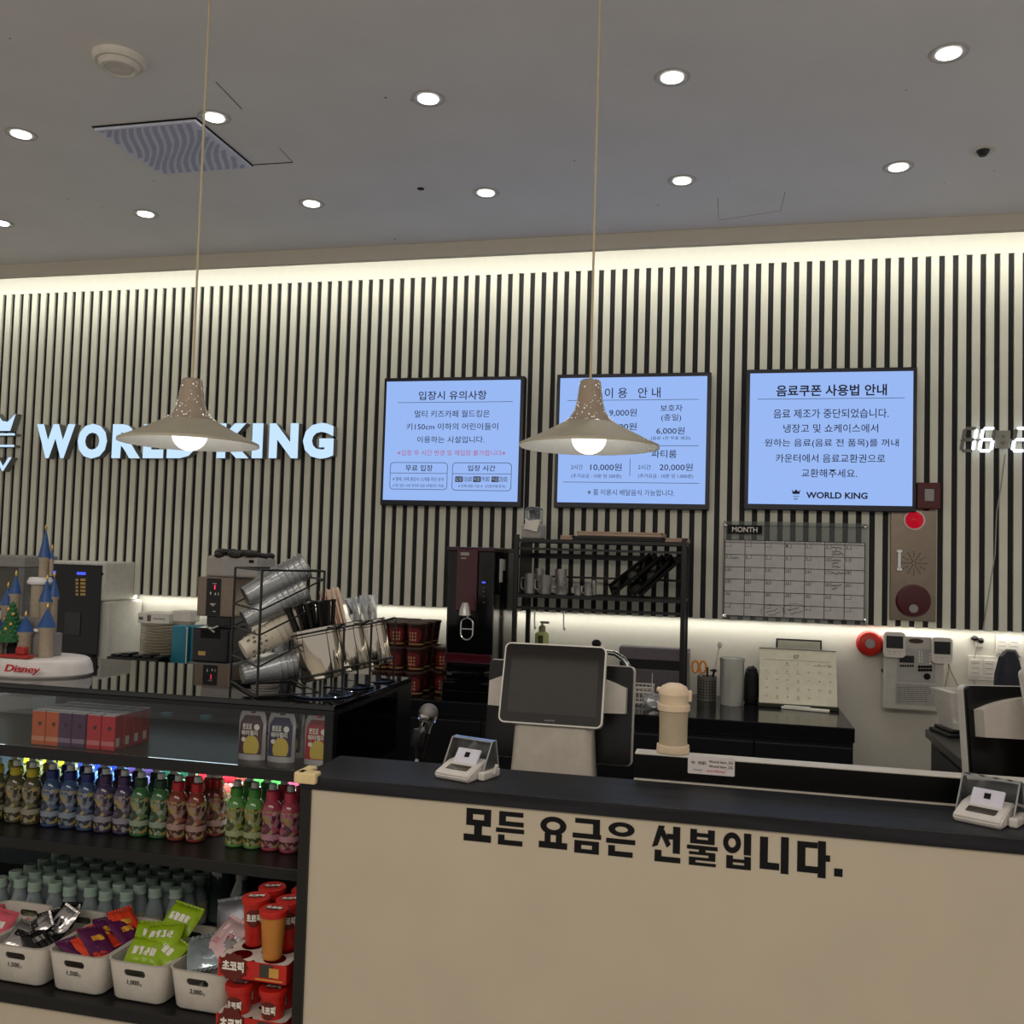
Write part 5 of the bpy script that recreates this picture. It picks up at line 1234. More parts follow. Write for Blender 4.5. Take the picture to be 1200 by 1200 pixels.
# ------------------------------------------------------------------ red snack cups in display trays
YT = 1.905; xa, xb = P(256, 1125, Y=YT).x, P(338, 1130, Y=YT).x-.004; tw = (xb-xa)/2; tx = (xa+xb)/2
CUPR = mat('cup_red', (186, 34, 26), .35); CUPO = mat('cup_biscuit', (188, 122, 52), .4)
def disp_tray(z, h, label):
    tt = thing('display_tray', label, 'cardboard tray', (tx, YT, z), 0, 'red cardboard trays'); dpt = .155
    a = MB(); a.box(-tw, tw, 0, dpt, .0005, .002); a.box(-tw, -tw+.002, 0, dpt, .002, h); a.box(tw-.002, tw, 0, dpt, .002, h); a.box(-tw+.002, tw-.002, 0, .002, .002, h); a.box(-tw+.002, tw-.002, dpt-.002, dpt, .002, h)
    a.build('sides', CUPR, tt)
    # top card with round holes
    a = MB(); n_ = 24; cells = 2; rr = .0245
    for ix in range(2):
        for iy in range(3):
            x0_, x1_ = -tw+ix*tw, -tw+(ix+1)*tw; y0_, y1_ = iy*dpt/3, (iy+1)*dpt/3; c_ = Vector(((x0_+x1_)/2, (y0_+y1_)/2)); inn = []; out = []
            for k in range(n_):
                an = 2*PI*(k+.5)/n_; d_ = Vector((math.cos(an), math.sin(an))); s_ = min((x1_-x0_)/2/abs(d_.x), (y1_-y0_)/2/abs(d_.y))
                if ix == 0 and iy == 0 or True: inn.append(a.v((c_.x+d_.x*rr, c_.y+d_.y*rr, h+.0005)))
                out.append(a.v((c_.x+d_.x*s_, c_.y+d_.y*s_, h+.0005)))
            cn = [Vector((x1_, y1_)), Vector((x0_, y1_)), Vector((x0_, y0_)), Vector((x1_, y0_))]
            for k in range(n_): a.f([inn[k], out[k], out[(k+1) % n_], inn[(k+1) % n_]])
            for q, k in ((0, n_//8), (1, 3*n_//8), (2, 5*n_//8), (3, 7*n_//8)): a.f([out[k-1], a.v((cn[q].x, cn[q].y, h+.0005)), out[k]])
    a.build('top_card', mat('card_white', (206, 196, 186), .6), tt)
    a = MB(); pts = [(-tw*.32+tw*.40*math.cos(2*PI*k/24)*(1+.08*(-1)**k)-.018, h*.62+h*.72*math.sin(2*PI*k/24)*(1+.08*(-1)**k)) for k in range(24)]
    a.prism(pts, -.003, -.0005); bd = a.build('badge', mat('badge_brown', (96, 28, 18), .4), tt)
    a = MB(); a.text('초코픽', -tw*.32-.018-tw*.32, -tw*.32-.018+tw*.32, h*.38, h*.95, -.0036, .05); a.build('badge_lettering', PAPER, bd)
    a = MB(); a.quad(tw*.22, tw*.62, h*.25, h*.95, -.0006); a.build('printed_picture', mat('picture_dark', (58, 54, 48), .5), tt)
    a = MB(); a.quad(tw*.50, tw*.78, h*.3, h*.8, -.0009); a.quad(tw*.1, tw*.9, h*.1, h*.18, -.0009); a.build('picture_biscuit', mat('picture_tan', (196, 150, 70), .5), tt)
    return tt
disp_tray(LED_Z+.0005, .054, 'red cardboard cup tray, lower of the two by the counter post')
disp_tray(.606, .040, 'red cardboard cup tray, upper of the two with a white holed top')
def snack_cup(body, label):
    tt = thing('snack_cup', label, 'snack cup'); h = .105
    a = MB(); a.lathe([(.020, .0006), (.021, .003), (.0285, h-.006), (.029, h-.002)], 28); b = a.build('cup', body, tt, True)
    a = MB(); a.lathe([(.0312, h-.012), (.0322, h-.010), (.0322, h), (.030, h+.002)], 28); l = a.build('lid', CUPR, tt, True)
    a = MB(); a.lathe([(.022, h+.0022), (.022, h+.0028)], 8, M=Matrix.Diagonal((1, .6, 1, 1))); a.build('lid_print', mat('badge_brown', (96, 28, 18)), l)
    a = MB(Matrix.Translation((0, 0, h+.0036)) @ Matrix.Rotation(R(-90), 4, 'X')); a.text('초코픽', -.018, .018, -.007, .007, 0, .04); a.build('lid_lettering', PAPER, l)
    if body is CUPR:
        a = MB()
        def on(an, z): rr = .021+(.0285-.021)*(z-.003)/(h-.009)+.0006; return (rr*math.sin(an), -rr*math.cos(an), z)
        g = []
        for j in range(7):
            z = .046+.040*j/6; ww = .75*math.sqrt(max(.05, 1-((j-3)/3.2)**2)); g.append([a.v(on(ww*(i/4-1), z)) for i in range(9)])
        for A, B in zip(g, g[1:]):
            for i in range(8): a.f([A[i], A[i+1], B[i+1], B[i]])
        bd = a.build('badge', mat('badge_brown', (96, 28, 18)), b, True)
        a = MB(); a.text('초코픽', -.016, .016, .057, .076, -.0262, .05)
        for v in a.bm.verts:
            an = v.co.x/.025; rr = .021+.0075*(v.co.z-.003)/(h-.009)+.0012; v.co.x = rr*math.sin(an); v.co.y = -rr*math.cos(an)
        a.build('badge_lettering', PAPER, bd)
    return tt
scu = snack_cup(CUPR, 'red snack cup in the lower tray, left one facing out'); sx = [tx-tw*.5, tx+tw*.5]; sy = [YT+.155/6*(2*k+1) for k in range(3)]
scu.location = (sx[0], sy[0], LED_Z+.010); scu['group'] = 'red snack cups'
copy_tree(scu, 'red snack cup in the lower tray, right one facing out', (sx[1], sy[0], LED_Z+.010), group='red snack cups')
for i in (0, 1):
    for j in (1, 2): copy_tree(scu, f'red snack cup hidden in the lower tray, {["left", "right"][i]} side, {ORD[j]} row back', (sx[i], sy[j], LED_Z+.010), group='red snack cups')
sco = snack_cup(CUPO, 'biscuit coloured snack cup with red lid standing on the upper tray front'); sco.location = (sx[1]-.008, sy[0]+.002, .6485); sco['group'] = 'red snack cups'
for (x, y, lb) in ((sx[0]+.002, sy[1]+.004, 'red snack cup on the upper tray behind the open hole'), (sx[1], sy[1]+.012, 'red snack cup on the upper tray behind the biscuit coloured cup'), (sx[0]+.006, sy[2]+.022, 'red snack cup at the back left of the upper tray'), (sx[1]+.006, sy[2]+.026, 'red snack cup at the back right of the upper tray against the post')):
    copy_tree(scu, lb, (x, y, .6485), group='red snack cups', rz=.3)
copy_tree(scu, 'red snack cup standing on the deck behind the trays', (sx[1], YT+.21, LED_Z), group='red snack cups')

# ------------------------------------------------------------------ things standing on the glass top
Z1 = STZ+.0005
# toy castle
p = Vector((-1.955, 2.345, Z1))
t = thing('castle_ornament', 'toy castle ornament with blue cone roofs and a green tree on a white base', 'ornament', p, 0)
CO = -.060
a = MB(); a.lathe([(.165, 0), (.170, .006), (.165, .030), (.158, .044), (.150, .048)], 48, M=Matrix.Diagonal((1, .72, 1, 1))); a.build('base', mat('base_white', (214, 208, 206), .35), t, True)
a = MB(); dx_ = P(4, 785, Y=2.22).x-p.x; dx2 = P(46, 785, Y=2.22).x-p.x; a.text('Disney', dx_, dx2, .012, .038, -.122, .012, .002, .25); a.build('base_lettering', mat('letter_red', (196, 30, 36), .4), t)
TAN = mat('castle_tan', (160, 146, 128), .6, bump=.5, scale=120); GST = mat('castle_stone', (134, 130, 128), .6, bump=.5, scale=120); BLU = mat('roof_blue', (42, 78, 136), .4); SNOW = mat('snow_white', (222, 220, 222), .6)
a = MB(Matrix.Translation((CO, 0, 0))); a.box(-.105, .105, -.005, .05, .046, .115, .004); a.box(-.06, .06, .01, .06, .115, .155, .004)
for i in range(9): a.box(-.10+i*.024, -.088+i*.024, -.008, .0, .115, .124)
a.build('castle_wall', GST, t)
def tower(x, y, r, z0, z1, hr):
    x += CO
    a = MB(); a.lathe([(r, z0), (r, z1-.012), (r*1.2, z1-.006), (r*1.2, z1)], 16, c=(x, y, 0)); tw_ = a.build('tower', TAN, t, True)
    a = MB(); a.lathe([(r*1.3, z1), (r*.75, z1+hr*.45), (.001, z1+hr)], 16, c=(x, y, 0), cap1=False); a.build('cone_roof', BLU, tw_, True)
    a = MB(); a.lathe([(.002, z1+hr-.004), (.004, z1+hr+.004), (.001, z1+hr+.014)], 8, c=(x, y, 0)); a.build('finial', mat('finial_gold', (190, 160, 90), .3, metal=.6), tw_)
for q in ((-.11, -.01, .018, .046, .13, .05), (.098, -.01, .020, .046, .135, .055), (-.062, -.02, .019, .046, .118, .046), (.034, -.02, .019, .046, .12, .045), (-.05, .03, .014, .11, .225, .055), (.058, .03, .016, .11, .205, .065), (.070, .045, .013, .11, .22, .06), (-.075, .03, .016, .11, .19, .055),
          (.018, .05, .024, .11, .27, .0001), (.024, .055, .014, .25, .335, .085), (.045, .06, .006, .28, .33, .03)): tower(*q)
a = MB(Matrix.Translation((CO, 0, 0))); a.lathe([(.034, .255), (.036, .262), (.030, .275)], 16, c=(.018, .05, 0)); a.ball((-.03, .0, .120), .02, .012, .006); a.ball((.05, .0, .122), .025, .012, .006); a.build('snow_cap', SNOW, t, True)
a = MB(Matrix.Translation((CO, 0, 0))); a.lathe([(.020, .048), (.020, .072), (.014, .088), (.001, .094)], 12, c=(-.015, -.012, 0), M=Matrix.Diagonal((1, .6, 1, 1))); a.build('gate_arch', INK, t)
a = MB(Matrix.Translation((CO, 0, 0))); rnd = random.Random(8)
for k in range(9):
    z = .095+k*.0125; r_ = .034*(1-k/9.5)
    for q in range(12): an = q*PI/6+k*.3; a.ball((-.004+r_*math.cos(an)*.85, -.030+r_*math.sin(an)*.8, z), .009*(1-k/16), .009*(1-k/16), .007, 6, 5)
a.lathe([(.034, .09), (.003, .205)], 14, c=(-.004, -.030, 0)); tr = a.build('toy_tree', mat('tree_green', (28, 92, 46), .5), t, True)
a = MB(Matrix.Translation((CO, 0, 0)))
for k in range(7): an = k*2.4; z = .10+k*.014; a.ball((-.004+.032*(1-k/9)*math.cos(an), -.034-.028*(1-k/9)*abs(math.sin(an)), z), .0045, n=8, m=6)
a.build('bauble', mat('bauble_gold', (206, 170, 80), .3), tr, True)
a = MB(Matrix.Translation((CO, 0, 0))); a.box(.02, .10, -.085, -.055, .050, .060, .003); a.box(-.01, .018, -.082, -.058, .050, .058, .003); a.box(.055, .085, -.08, -.06, .06, .082, .004); a.build('toy_train', mat('train_red', (160, 40, 36), .4), t)
# wire dispenser of lying cups
A = P(270, 800, Z=Z1); B = P(301, 818, Z=Z1); e1 = (A-B); e1.z = 0; wl = e1.length; e1.normalize(); e2 = Vector((-e1.y, e1.x, 0)); e2 = e2 if e2.y > 0 and e2.x > 0 else -e2
ang = math.atan2(e2.y, e2.x); dl_ = .165; hgt_ = hgt(288, 666, 2.32)-Z1
t = thing('cup_dispenser', 'black wire frame holding tilted stacks of drinking cups on the glass top', 'cup dispenser', (B.x, B.y, Z1), ang)
# local x = along the cups (away), local y = across
a = MB(); wl_ = wl
for x in (0, dl_):
    for y in (0, wl_): a.tube([(x, y, .003), (x, y, hgt_)], .0035, 6)
for z in (.004, hgt_): a.tube([(0, 0, z), (dl_, 0, z), (dl_, wl_, z), (0, wl_, z), (0, 0, z)], .003, 6)
tz = [hgt(px, py, 2.32)-Z1 for px, py in ((281, 697), (278, 724), (279, 759), (284, 786))]
for z in tz[:3]:
    for y in (.0, wl_): a.tube([(0, y, z-.03), (dl_, y, z+.052)], .0025, 6)
    a.tube([(0, 0, z-.03), (0, wl_, z-.03)], .0025, 6); a.tube([(dl_, 0, z+.052), (dl_, wl_, z+.052)], .0025, 6)
a.build('wire_frame', BLKM, t, True)
def cup_proto(m, pr=None):
    tt = thing('drinking_cup', None, 'cup'); a = MB(); a.lathe([(.0255, 0), (.026, .002), (.0375, .095), (.0395, .097), (.0395, .099), (.036, .097), (.0245, .004), (.002, .004)], 24, cap1=False); b = a.build('cup', m, tt, True)
    if pr:
        a = MB()
        for k in range(16): an = k*2*PI/16; z = .02+.012*(k % 3); rr = .026+.0115*z/.095+.0006; a.ball((rr*math.cos(an), rr*math.sin(an), z), .004, .004, .005, 6, 4)
        a.build('cup_print', pr, b)
    return tt
lb_ = ['clear plastic cup in the top lying stack of the wire frame', 'clear plastic cup in the second lying stack of the wire frame', 'printed paper cup in the third lying stack of the wire frame', 'clear plastic cup in the lowest lying stack of the wire frame']
cc = cup_proto(clear('cup_clear', (248, 250, 252), .08, 2.2, .20, (240, 243, 246))); pc = cup_proto(mat('cup_paper', (206, 198, 182), .6), mat('cup_print', (120, 112, 104), .6))
used = set()
for i, z in enumerate(tz):
    src = pc if i == 2 else cc
    pitch_ = R(62) if i < 3 else R(80)           # axis tilt from vertical
    ax = Vector((math.cos(ang)*math.sin(pitch_), math.sin(ang)*math.sin(pitch_), math.cos(pitch_)))
    o0 = Vector((B.x, B.y, Z1+z))+e1*wl*.5-e2*.028*0+Vector((0, 0, -.0))-ax*.005
    if i == 3: o0.z = Z1+.042
    eul = ax.to_track_quat('Z', 'Y').to_euler()
    for k in range(6):
        loc = o0+ax*k*.0165
        if src.name not in used: used.add(src.name); src.location = loc; src.rotation_euler = eul; src['label'] = lb_[i]; src['group'] = lb_[i]
        else: copy_tree(src, lb_[i], loc, rot=eul, group=lb_[i])
# upright clear cups, lids, tent sign between dispenser and canisters
p = P(331, 785, Y=2.62)
for k in range(4):
    copy_tree(cc, 'upright clear cup in the short stack between dispenser and canisters', (p.x, 2.62, Z1+k*.018), rz=0, group='upright clear cups')
p = P(312, 782, Y=2.55)
l0 = None
for k in range(9):
    if l0 is None:
        l0 = thing('paper_plate', 'small white paper plate in the low stack beside the cup dispenser', 'plate', (p.x, 2.55, Z1), 0, 'white plates on the glass top'); a = MB(); a.lathe([(.040, .0005), (.041, .004), (.036, .007), (.030, .008), (.001, .006)], 28, cap1=False); a.build('disc', WHTM, l0, True)
    else: copy_tree(l0, 'small white paper plate in the low stack beside the cup dispenser', (p.x+(random.random()-.5)*.004, 2.55, Z1+k*.0075), group='white plates on the glass top')
q0, q1 = P(318, 783, Z=Z1), P(345, 786, Z=Z1); w = (P(345, 780, Y=q0.y).x-P(317.5, 780, Y=q0.y).x)/2
t = thing('tent_sign', 'small black tent sign standing on the glass top by the canisters', 'sign', ((q0.x+q1.x)/2, q0.y+.02, Z1))
a = MB(); h = .05; pts = [(-.022, 0), (.022, 0), (.0, h)]
va = [a.v((-w, y, z+.0005)) for y, z in ((-.022, 0), (.022, 0), (.004, h), (-.004, h))]; vb = [a.v((w*.8 if z else w, y, z+.0005)) for y, z in ((-.022, 0), (.022, 0), (.004, h), (-.004, h))]
va[2].co.x = va[3].co.x = -w*.72
a.f(va[::-1]); a.f(vb)
for k in range(4): a.f([va[k], va[(k+1) % 4], vb[(k+1) % 4], vb[k]])
a.build('card', BLK, t)

# canisters in their wire rack
dc = [P(377.5, 814, Z=Z1), P(409, 804, Z=Z1), P(436, 797, Z=Z1)]
t = thing('canister_rack', 'black wire rack with three round glass feet holding tilted steel canisters', 'canister rack', (dc[1].x, dc[1].y, Z1))
TL = R(13); cr, ch = .059, .134
cb = []
for i, c in enumerate(dc):
    c_ = c-Vector((dc[1].x, dc[1].y, Z1)); r_ = .078 if i == 0 else .070
    a = MB(); a.lathe([(r_, .0008), (r_+.002, .003), (r_, .005)], 40, c=c_); a.build('base_disc', mat('disc_glass', (52, 62, 82), .05), t, True)
    b = Vector((c_.x-.004, c_.y+.012, .040)); cb.append(b)
    axx = Vector((-math.sin(TL), 0, math.cos(TL))); m_ = Matrix.Translation(b) @ Matrix.Rotation(-TL, 4, 'Y')
    a = MB()
    for z in (ch*.93, ch*.10): a.tube([m_ @ Vector(((cr+.003)*math.cos(u*PI/14), (cr+.003)*math.sin(u*PI/14), z)) for u in range(29)], .0028, 6)
    rp = m_ @ Vector((cr+.003, 0, ch*.93)); lp = m_ @ Vector((-cr-.003, 0, ch*.93))
    fx = P((401, 433, 461)[i], 800, Y=c.y-.03).x-dc[1].x
    a.tube([rp, (fx-.012, rp.y-.02, rp.z+.012), (fx-.003, rp.y-.03, rp.z+.012), (fx, c_.y-.03, rp.z+.004), (fx, c_.y-.03, rp.z-.05), (fx, c_.y-.03, .004)], .0032, 8)
    a.tube([(fx, c_.y-.03, .007), (c_.x+.03, c_.y-.01, .0075), m_ @ Vector((cr*.4, 0, -.002))], .0028, 6)
    a.tube([lp, m_ @ Vector((-cr-.003, 0, ch*.1))], .0025, 6)
    a.build('wire_holder', BLKM, t, True)
ctop = []
for i, b in enumerate(cb):
    w0 = b+Vector((dc[1].x, dc[1].y, Z1)); lb = ['steel canister of black straws, nearest the viewer in the wire rack', 'steel canister of paper straws in the middle of the wire rack', 'steel canister of wrapped spoons at the rear of the wire rack'][i]
    tt = thing('steel_canister', lb, 'canister', w0, 0, 'tilted steel canisters', rot=(0, -TL, 0))
    a = MB(); a.lathe([(cr*.96, 0), (cr, .004), (cr, ch*.86), (cr+.0015, ch*.87), (cr, ch*.88), (cr, ch), (cr+.002, ch+.002), (cr-.002, ch+.002), (cr-.003, ch*.98), (cr-.003, .005), (.001, .005)], 40, cap1=False); a.build('can', mat('canister_steel', (214, 206, 194), .08, metal=1, vary=0), tt, True)
    ctop.append((w0, Matrix.Translation(w0) @ Matrix.Rotation(-TL, 4, 'Y')))
s0 = None; rnd = random.Random(12)
STRAW = mat('straw_black', (12, 12, 13), .35)
for k in range(26):
    an = 2*PI*k/13+(.2 if k > 12 else 0); rr = (.028 if k < 13 else .050)
    ba = Vector((math.cos(an)*rr*.45, math.sin(an)*rr*.45, .010)); tp = Vector((math.cos(an)*rr*1.28, math.sin(an)*rr*1.28, .198+rnd.random()*.010))
    M_ = ctop[0][1]; b_ = M_ @ ba; e_ = M_ @ tp; L_ = (e_-b_).length; eu = (e_-b_).to_track_quat('Z', 'Y').to_euler()
    if s0 is None:
        s0 = thing('black_straw', 'black straw in the fan standing in the nearest steel canister', 'straw', b_, 0, 'black straws', rot=eu); a = MB(); a.lathe([(.0055, 0), (.0055, .188), (.0072, .192), (.0072, .196), (.0045, .196)], 10); a.build('tube', STRAW, s0, True)
    else: copy_tree(s0, 'black straw in the fan standing in the nearest steel canister', b_, rot=eu, group='black straws')
s1_ = None
PST = mat('straw_paper', (214, 190, 170), .6)
for k in range(9):
    an = k*.7; rr = .030; M_ = ctop[1][1]; b_ = M_ @ Vector((math.cos(an)*rr*.5, math.sin(an)*rr*.5, .01)); e_ = M_ @ Vector((-.020+math.cos(an)*rr*.8, math.sin(an)*rr, .235+.006*(k % 4)))
    eu = (e_-b_).to_track_quat('Z', 'Y').to_euler()
    if s1_ is None:
        s1_ = thing('paper_straw', 'wrapped pale paper straw standing in the middle steel canister', 'straw', b_, 0, 'paper straws', rot=eu); a = MB(); a.lathe([(.005, 0), (.005, .225), (.002, .232)], 8); a.build('wrap', PST, s1_, True)
        a = MB(); a.tube([(.0052, 0, .02), (.0052, 0, .2)], .0012, 4); a.build('stripe', mat('stripe_brown', (130, 84, 70), .6), s1_)
    else: copy_tree(s1_, 'wrapped pale paper straw standing in the middle steel canister', b_, rot=eu, group='paper straws')
M_ = ctop[1][1]; b_ = M_ @ Vector((-.030, -.01, .19)); tt = thing('red_tab', 'small red paper tab wrapped on the straws in the middle canister', 'tab', b_, 0, rot=(0, -TL, 0)); a = MB(); a.lathe([(.012, 0), (.0125, .03)], 12, cap0=False, cap1=False); tag(a.build('band', mat('tab_red', (206, 52, 58), .5), tt), None, None)
b_ = M_ @ Vector((-.060, .035, .10)); tt = thing('napkin_bundle', 'cream paper napkins fanned behind the black straws', 'napkins', b_, .2, rot=(0, -.35, .2)); a = MB()
for k in range(6): a.box(-.045, .045, .004*k, .004*k+.002, 0, .085+.006*math.sin(k*2.1), 0)
a.build('napkin', CREAM, tt)
for k in range(7):
    M_ = ctop[2][1]; an = k*.9; b_ = M_ @ Vector((.018*math.cos(an), .018*math.sin(an), .04)); e_ = M_ @ Vector((.034*math.cos(an)-.004, .034*math.sin(an), .19)); eu = (e_-b_).to_track_quat('Z', 'Y').to_euler()
    tt = thing('wrapped_spoon', 'clear film wrapped spoon standing in the rear steel canister', 'spoon', b_, 0, 'film wrapped spoons', rot=eu); a = MB(); rnd = random.Random(k); g = []
    for j in range(9):
        z = .165*j/8; g.append([a.v(((i/4-1)*.022*(1+.2*rnd.random()), .006*(-1)**i*rnd.random()+.006*math.sin(j+i), z+(.012*rnd.random() if j == 8 else 0))) for i in range(9)])
    for A_, B_ in zip(g, g[1:]):
        for i in range(8): a.f([A_[i], A_[i+1], B_[i+1], B_[i]])
    a.build('film', CRINK, tt)
    a = MB(); a.cyl((0, 0, 0), (0, 0, .12), .003); a.ball((0, 0, .135), .012, .005, .020, 10, 8); a.build('spoon', WHT, tt, True)

# ------------------------------------------------------------------ service counter
CYF, CYB, CZ = 1.90, 2.112, 1.06; CX0, CX1 = -.898, 1.6; cxm = (CX0+CX1)/2; chw = (CX1-CX0)/2
t = thing('service_counter', 'long beige service counter with a black top and black lettering', 'counter', (cxm, CYF, 0))
BEI = mat('counter_beige', (194, 182, 162))
a = MB(); a.box(-chw+.024, chw, .006, .030, .04, CZ-.030); a.build('front_panel', BEI, t)
TOPB = grain('top_black', (20, 21, 26), (38, 39, 44), .5, (3, 50, 50), .3)
a = MB(); a.box(-chw, chw, -.002, CYB-CYF, CZ-.029, CZ, .002); a.build('worktop', TOPB, t)
a = MB(); a.box(-chw, -chw+.0238, .0, CYB-CYF, .0, CZ-.0295); a.build('end_panel', mat('end_black', (20, 19, 18), .4), t)
a = MB(); a.box(-chw+.024, chw, .02, .03, 0, .0395); a.build('kickboard', BLK, t)
xU = P(744, 900, Y=2.13).x-cxm
a = MB(); a.box(xU, chw, CYB-CYF+.010, CYB-CYF+.056, .78, 1.114, .001); up_ = a.build('upstand', mat('upstand_black', (8, 8, 9), .35, spec=.2), t)
a = MB(); a.box(xU, chw, CYB-CYF+.010, CYB-CYF+.056, 1.1142, 1.1175, .001); a.build('white_cap', mat('cap_white', (206, 200, 188), .4), up_)
a = MB(); a.box(xU, chw, CYB-CYF+.0005, CYB-CYF+.0095, CZ-.02, CZ+.002); a.build('white_seam', mat('cap_white', (206, 200, 188)), up_)
a = MB(); a.box(-chw+.024, chw, CYB-CYF+.076, CYB-CYF+.62, .77, .80, .003); a.build('inner_worktop', BLKC, t)
a = MB(); a.box(-chw+.024, chw, CYB-CYF+.08, CYB-CYF+.60, 0, .769); a.build('inner_carcass', BLKC, t)
HG = {
 '모': [(.08, .98, .83, 1), (.08, .98, .48, .66), (.08, .32, .48, 1), (.73, .98, .48, 1), (.38, .66, .2, .5), (0, 1, 0, .21)],
 '든': [(.10, .96, .86, 1), (.10, .34, .57, 1), (.10, .98, .57, .71), (0, 1, .37, .50), (.08, .31, 0, .30), (.08, .95, 0, .15)],
 '요': [('o', .5, .71, .46, .29, .24, .13), (.20, .41, .16, .47), (.60, .81, .16, .47), (0, 1, 0, .20)],
 '금': [(.08, .95, .86, 1), (.71, .95, .56, 1), (0, 1, .43, .57), (.07, .93, .24, .36), (.07, .93, 0, .12), (.07, .31, 0, .36), (.69, .93, 0, .36)],
 '은': [('o', .52, .79, .45, .21, .22, .085), (0, 1, .37, .51), (.08, .31, 0, .31), (.08, .92, 0, .15)],
 '선': [('p', (.22, 1), (.44, 1), (.20, .44), (0, .38)), ('p', (.26, .82), (.42, .90), (.66, .50), (.52, .40)), (.52, .78, .64, .79), (.73, .98, .26, 1), (.10, .34, 0, .32), (.10, 1, 0, .15)],
 '불': [(.10, .32, .60, 1), (.68, .90, .60, 1), (.10, .90, .60, .72), (.10, .90, .79, .90), (0, 1, .44, .55), (.39, .61, .36, .47), (.07, .93, .295, .375), (.71, .93, .15, .37), (.07, .93, .145, .225), (.07, .29, 0, .22), (.07, .95, 0, .08)],
 '입': [('o', .31, .71, .31, .29, .13, .13), (.72, .97, .40, 1), (.12, .35, 0, .36), (.74, .97, 0, .36), (.12, .97, 0, .11), (.12, .97, .18, .27)],
 '니': [(0, .28, .10, .96), (0, .68, .08, .27), (.73, 1, 0, 1)],
 '다': [(0, .62, .79, .95), (0, .25, .13, .95), (0, .66, .11, .29), (.63, .87, 0, 1), (.85, 1, .46, .63)]}
def hangul(mb, ch, x0, x1, z0, z1):
    """heavy square-cut vinyl character, stroke by stroke"""
    w, h = x1-x0, z1-z0
    for i_, q in enumerate(HG[ch]):
        yy = -.0006-i_*.00008
        if q[0] == 'o':
            _, cx_, cz_, ro, so, ri, si = q; n = 32
            o = [mb.v((x0+w*(cx_+ro*math.cos(2*PI*k/n)), yy, z0+h*(cz_+so*math.sin(2*PI*k/n)))) for k in range(n)]
            i = [mb.v((x0+w*(cx_+ri*math.cos(2*PI*k/n)), yy, z0+h*(cz_+si*math.sin(2*PI*k/n)))) for k in range(n)]
            for k in range(n): mb.f([o[k], o[(k+1) % n], i[(k+1) % n], i[k]])
        elif q[0] == 'p': mb.f([mb.v((x0+w*a_, yy, z0+h*b_)) for a_, b_ in q[1:]])
        else: mb.box(x0+w*q[0], x0+w*q[1], yy, 0, z0+h*q[2], z0+h*q[3])
for ch, xa, xb, ya, yb in (('모', 543.7, 575.8, 947.8, 986.2), ('든', 581.3, 614.2, 951.5, 990.7), ('요', 631.7, 665, 957, 994.4), ('금', 671, 704.5, 959.6, 1000.3), ('은', 710.3, 744.5, 963.5, 1004),
                           ('선', 764, 797.6, 968, 1010.3), ('불', 805, 841, 972.3, 1014.6), ('입', 847.2, 881.2, 976, 1018.4), ('니', 890.4, 924.2, 980, 1023), ('다', 934.2, 972.8, 985, 1028), ('.', 977.5, 987.4, 1018, 1027.3)):
    x0, x1, z0, z1 = W(xa, ya, xb, yb, CYF+.005)
    a = MB(); 
    if ch == '.': a.box(-(x1-x0)/2, (x1-x0)/2, -.0008, 0, 0, z1-z0)
    else: hangul(a, ch, -(x1-x0)/2, (x1-x0)/2, 0, z1-z0)
    o = a.build('vinyl_character', INK, loc=((x0+x1)/2, CYF+.0055, z0))
    tag(o, f'black vinyl character {ch} on the beige counter front' if ch != '.' else 'square black full stop ending the counter lettering', 'lettering', 'counter lettering')
# corner guard
a = MB(); a.box(-.008, .040, -.012, .020, -.016, .008, .004); a.box(-.012, .012, -.010, .062, -.016, .008, .004)
tag(a.build('corner_guard', mat('foam_cream', (222, 200, 150), .7), loc=(CX0, CYF-.002, CZ)), 'cream foam corner guard on the left corner of the black counter top', 'corner guard')
# wifi sticker
x0, x1, z0, z1 = W(806, 887, 861, 908, 2.122); w = (x1-x0)/2; h = z1-z0
t = thing('wifi_sticker', 'white wifi name sticker on the black counter upstand', 'sticker', ((x0+x1)/2, CYB+.0098, z0), 0)
a = MB(); a.prism(rrect(-w, w, 0, h, .003), -.0008, 0); st = a.build('backing', mat('sticker_white', (214, 206, 206), .4), t)
a = MB(); a.text('WiFi', -w*.58, -w*.22, h*.52, h*.72, -.0012, .02); a.text('World king_5G', -w*.10, w*.92, h*.62, h*.82, -.0012, .02); a.text('World king_2G', -w*.10, w*.92, h*.36, h*.56, -.0012, .02)
for k in range(3):
    r_ = .002+.0022*k; a.tube([(-w*.77+r_*math.cos(R(45+15*q)), -.0014, h*.52+r_*math.sin(R(45+15*q))) for q in range(7)], .0005, 4)
a.text('PASSWORD', -w*.75, -w*.38, h*.18, h*.26, -.0012); a.build('sticker_lettering', INK, st)
a = MB(); a.text('worldking1', -w*.2, w*.62, h*.12, h*.30, -.0012, .01); a.build('sticker_lettering', mat('ink_rose', (196, 60, 90), .6), st)
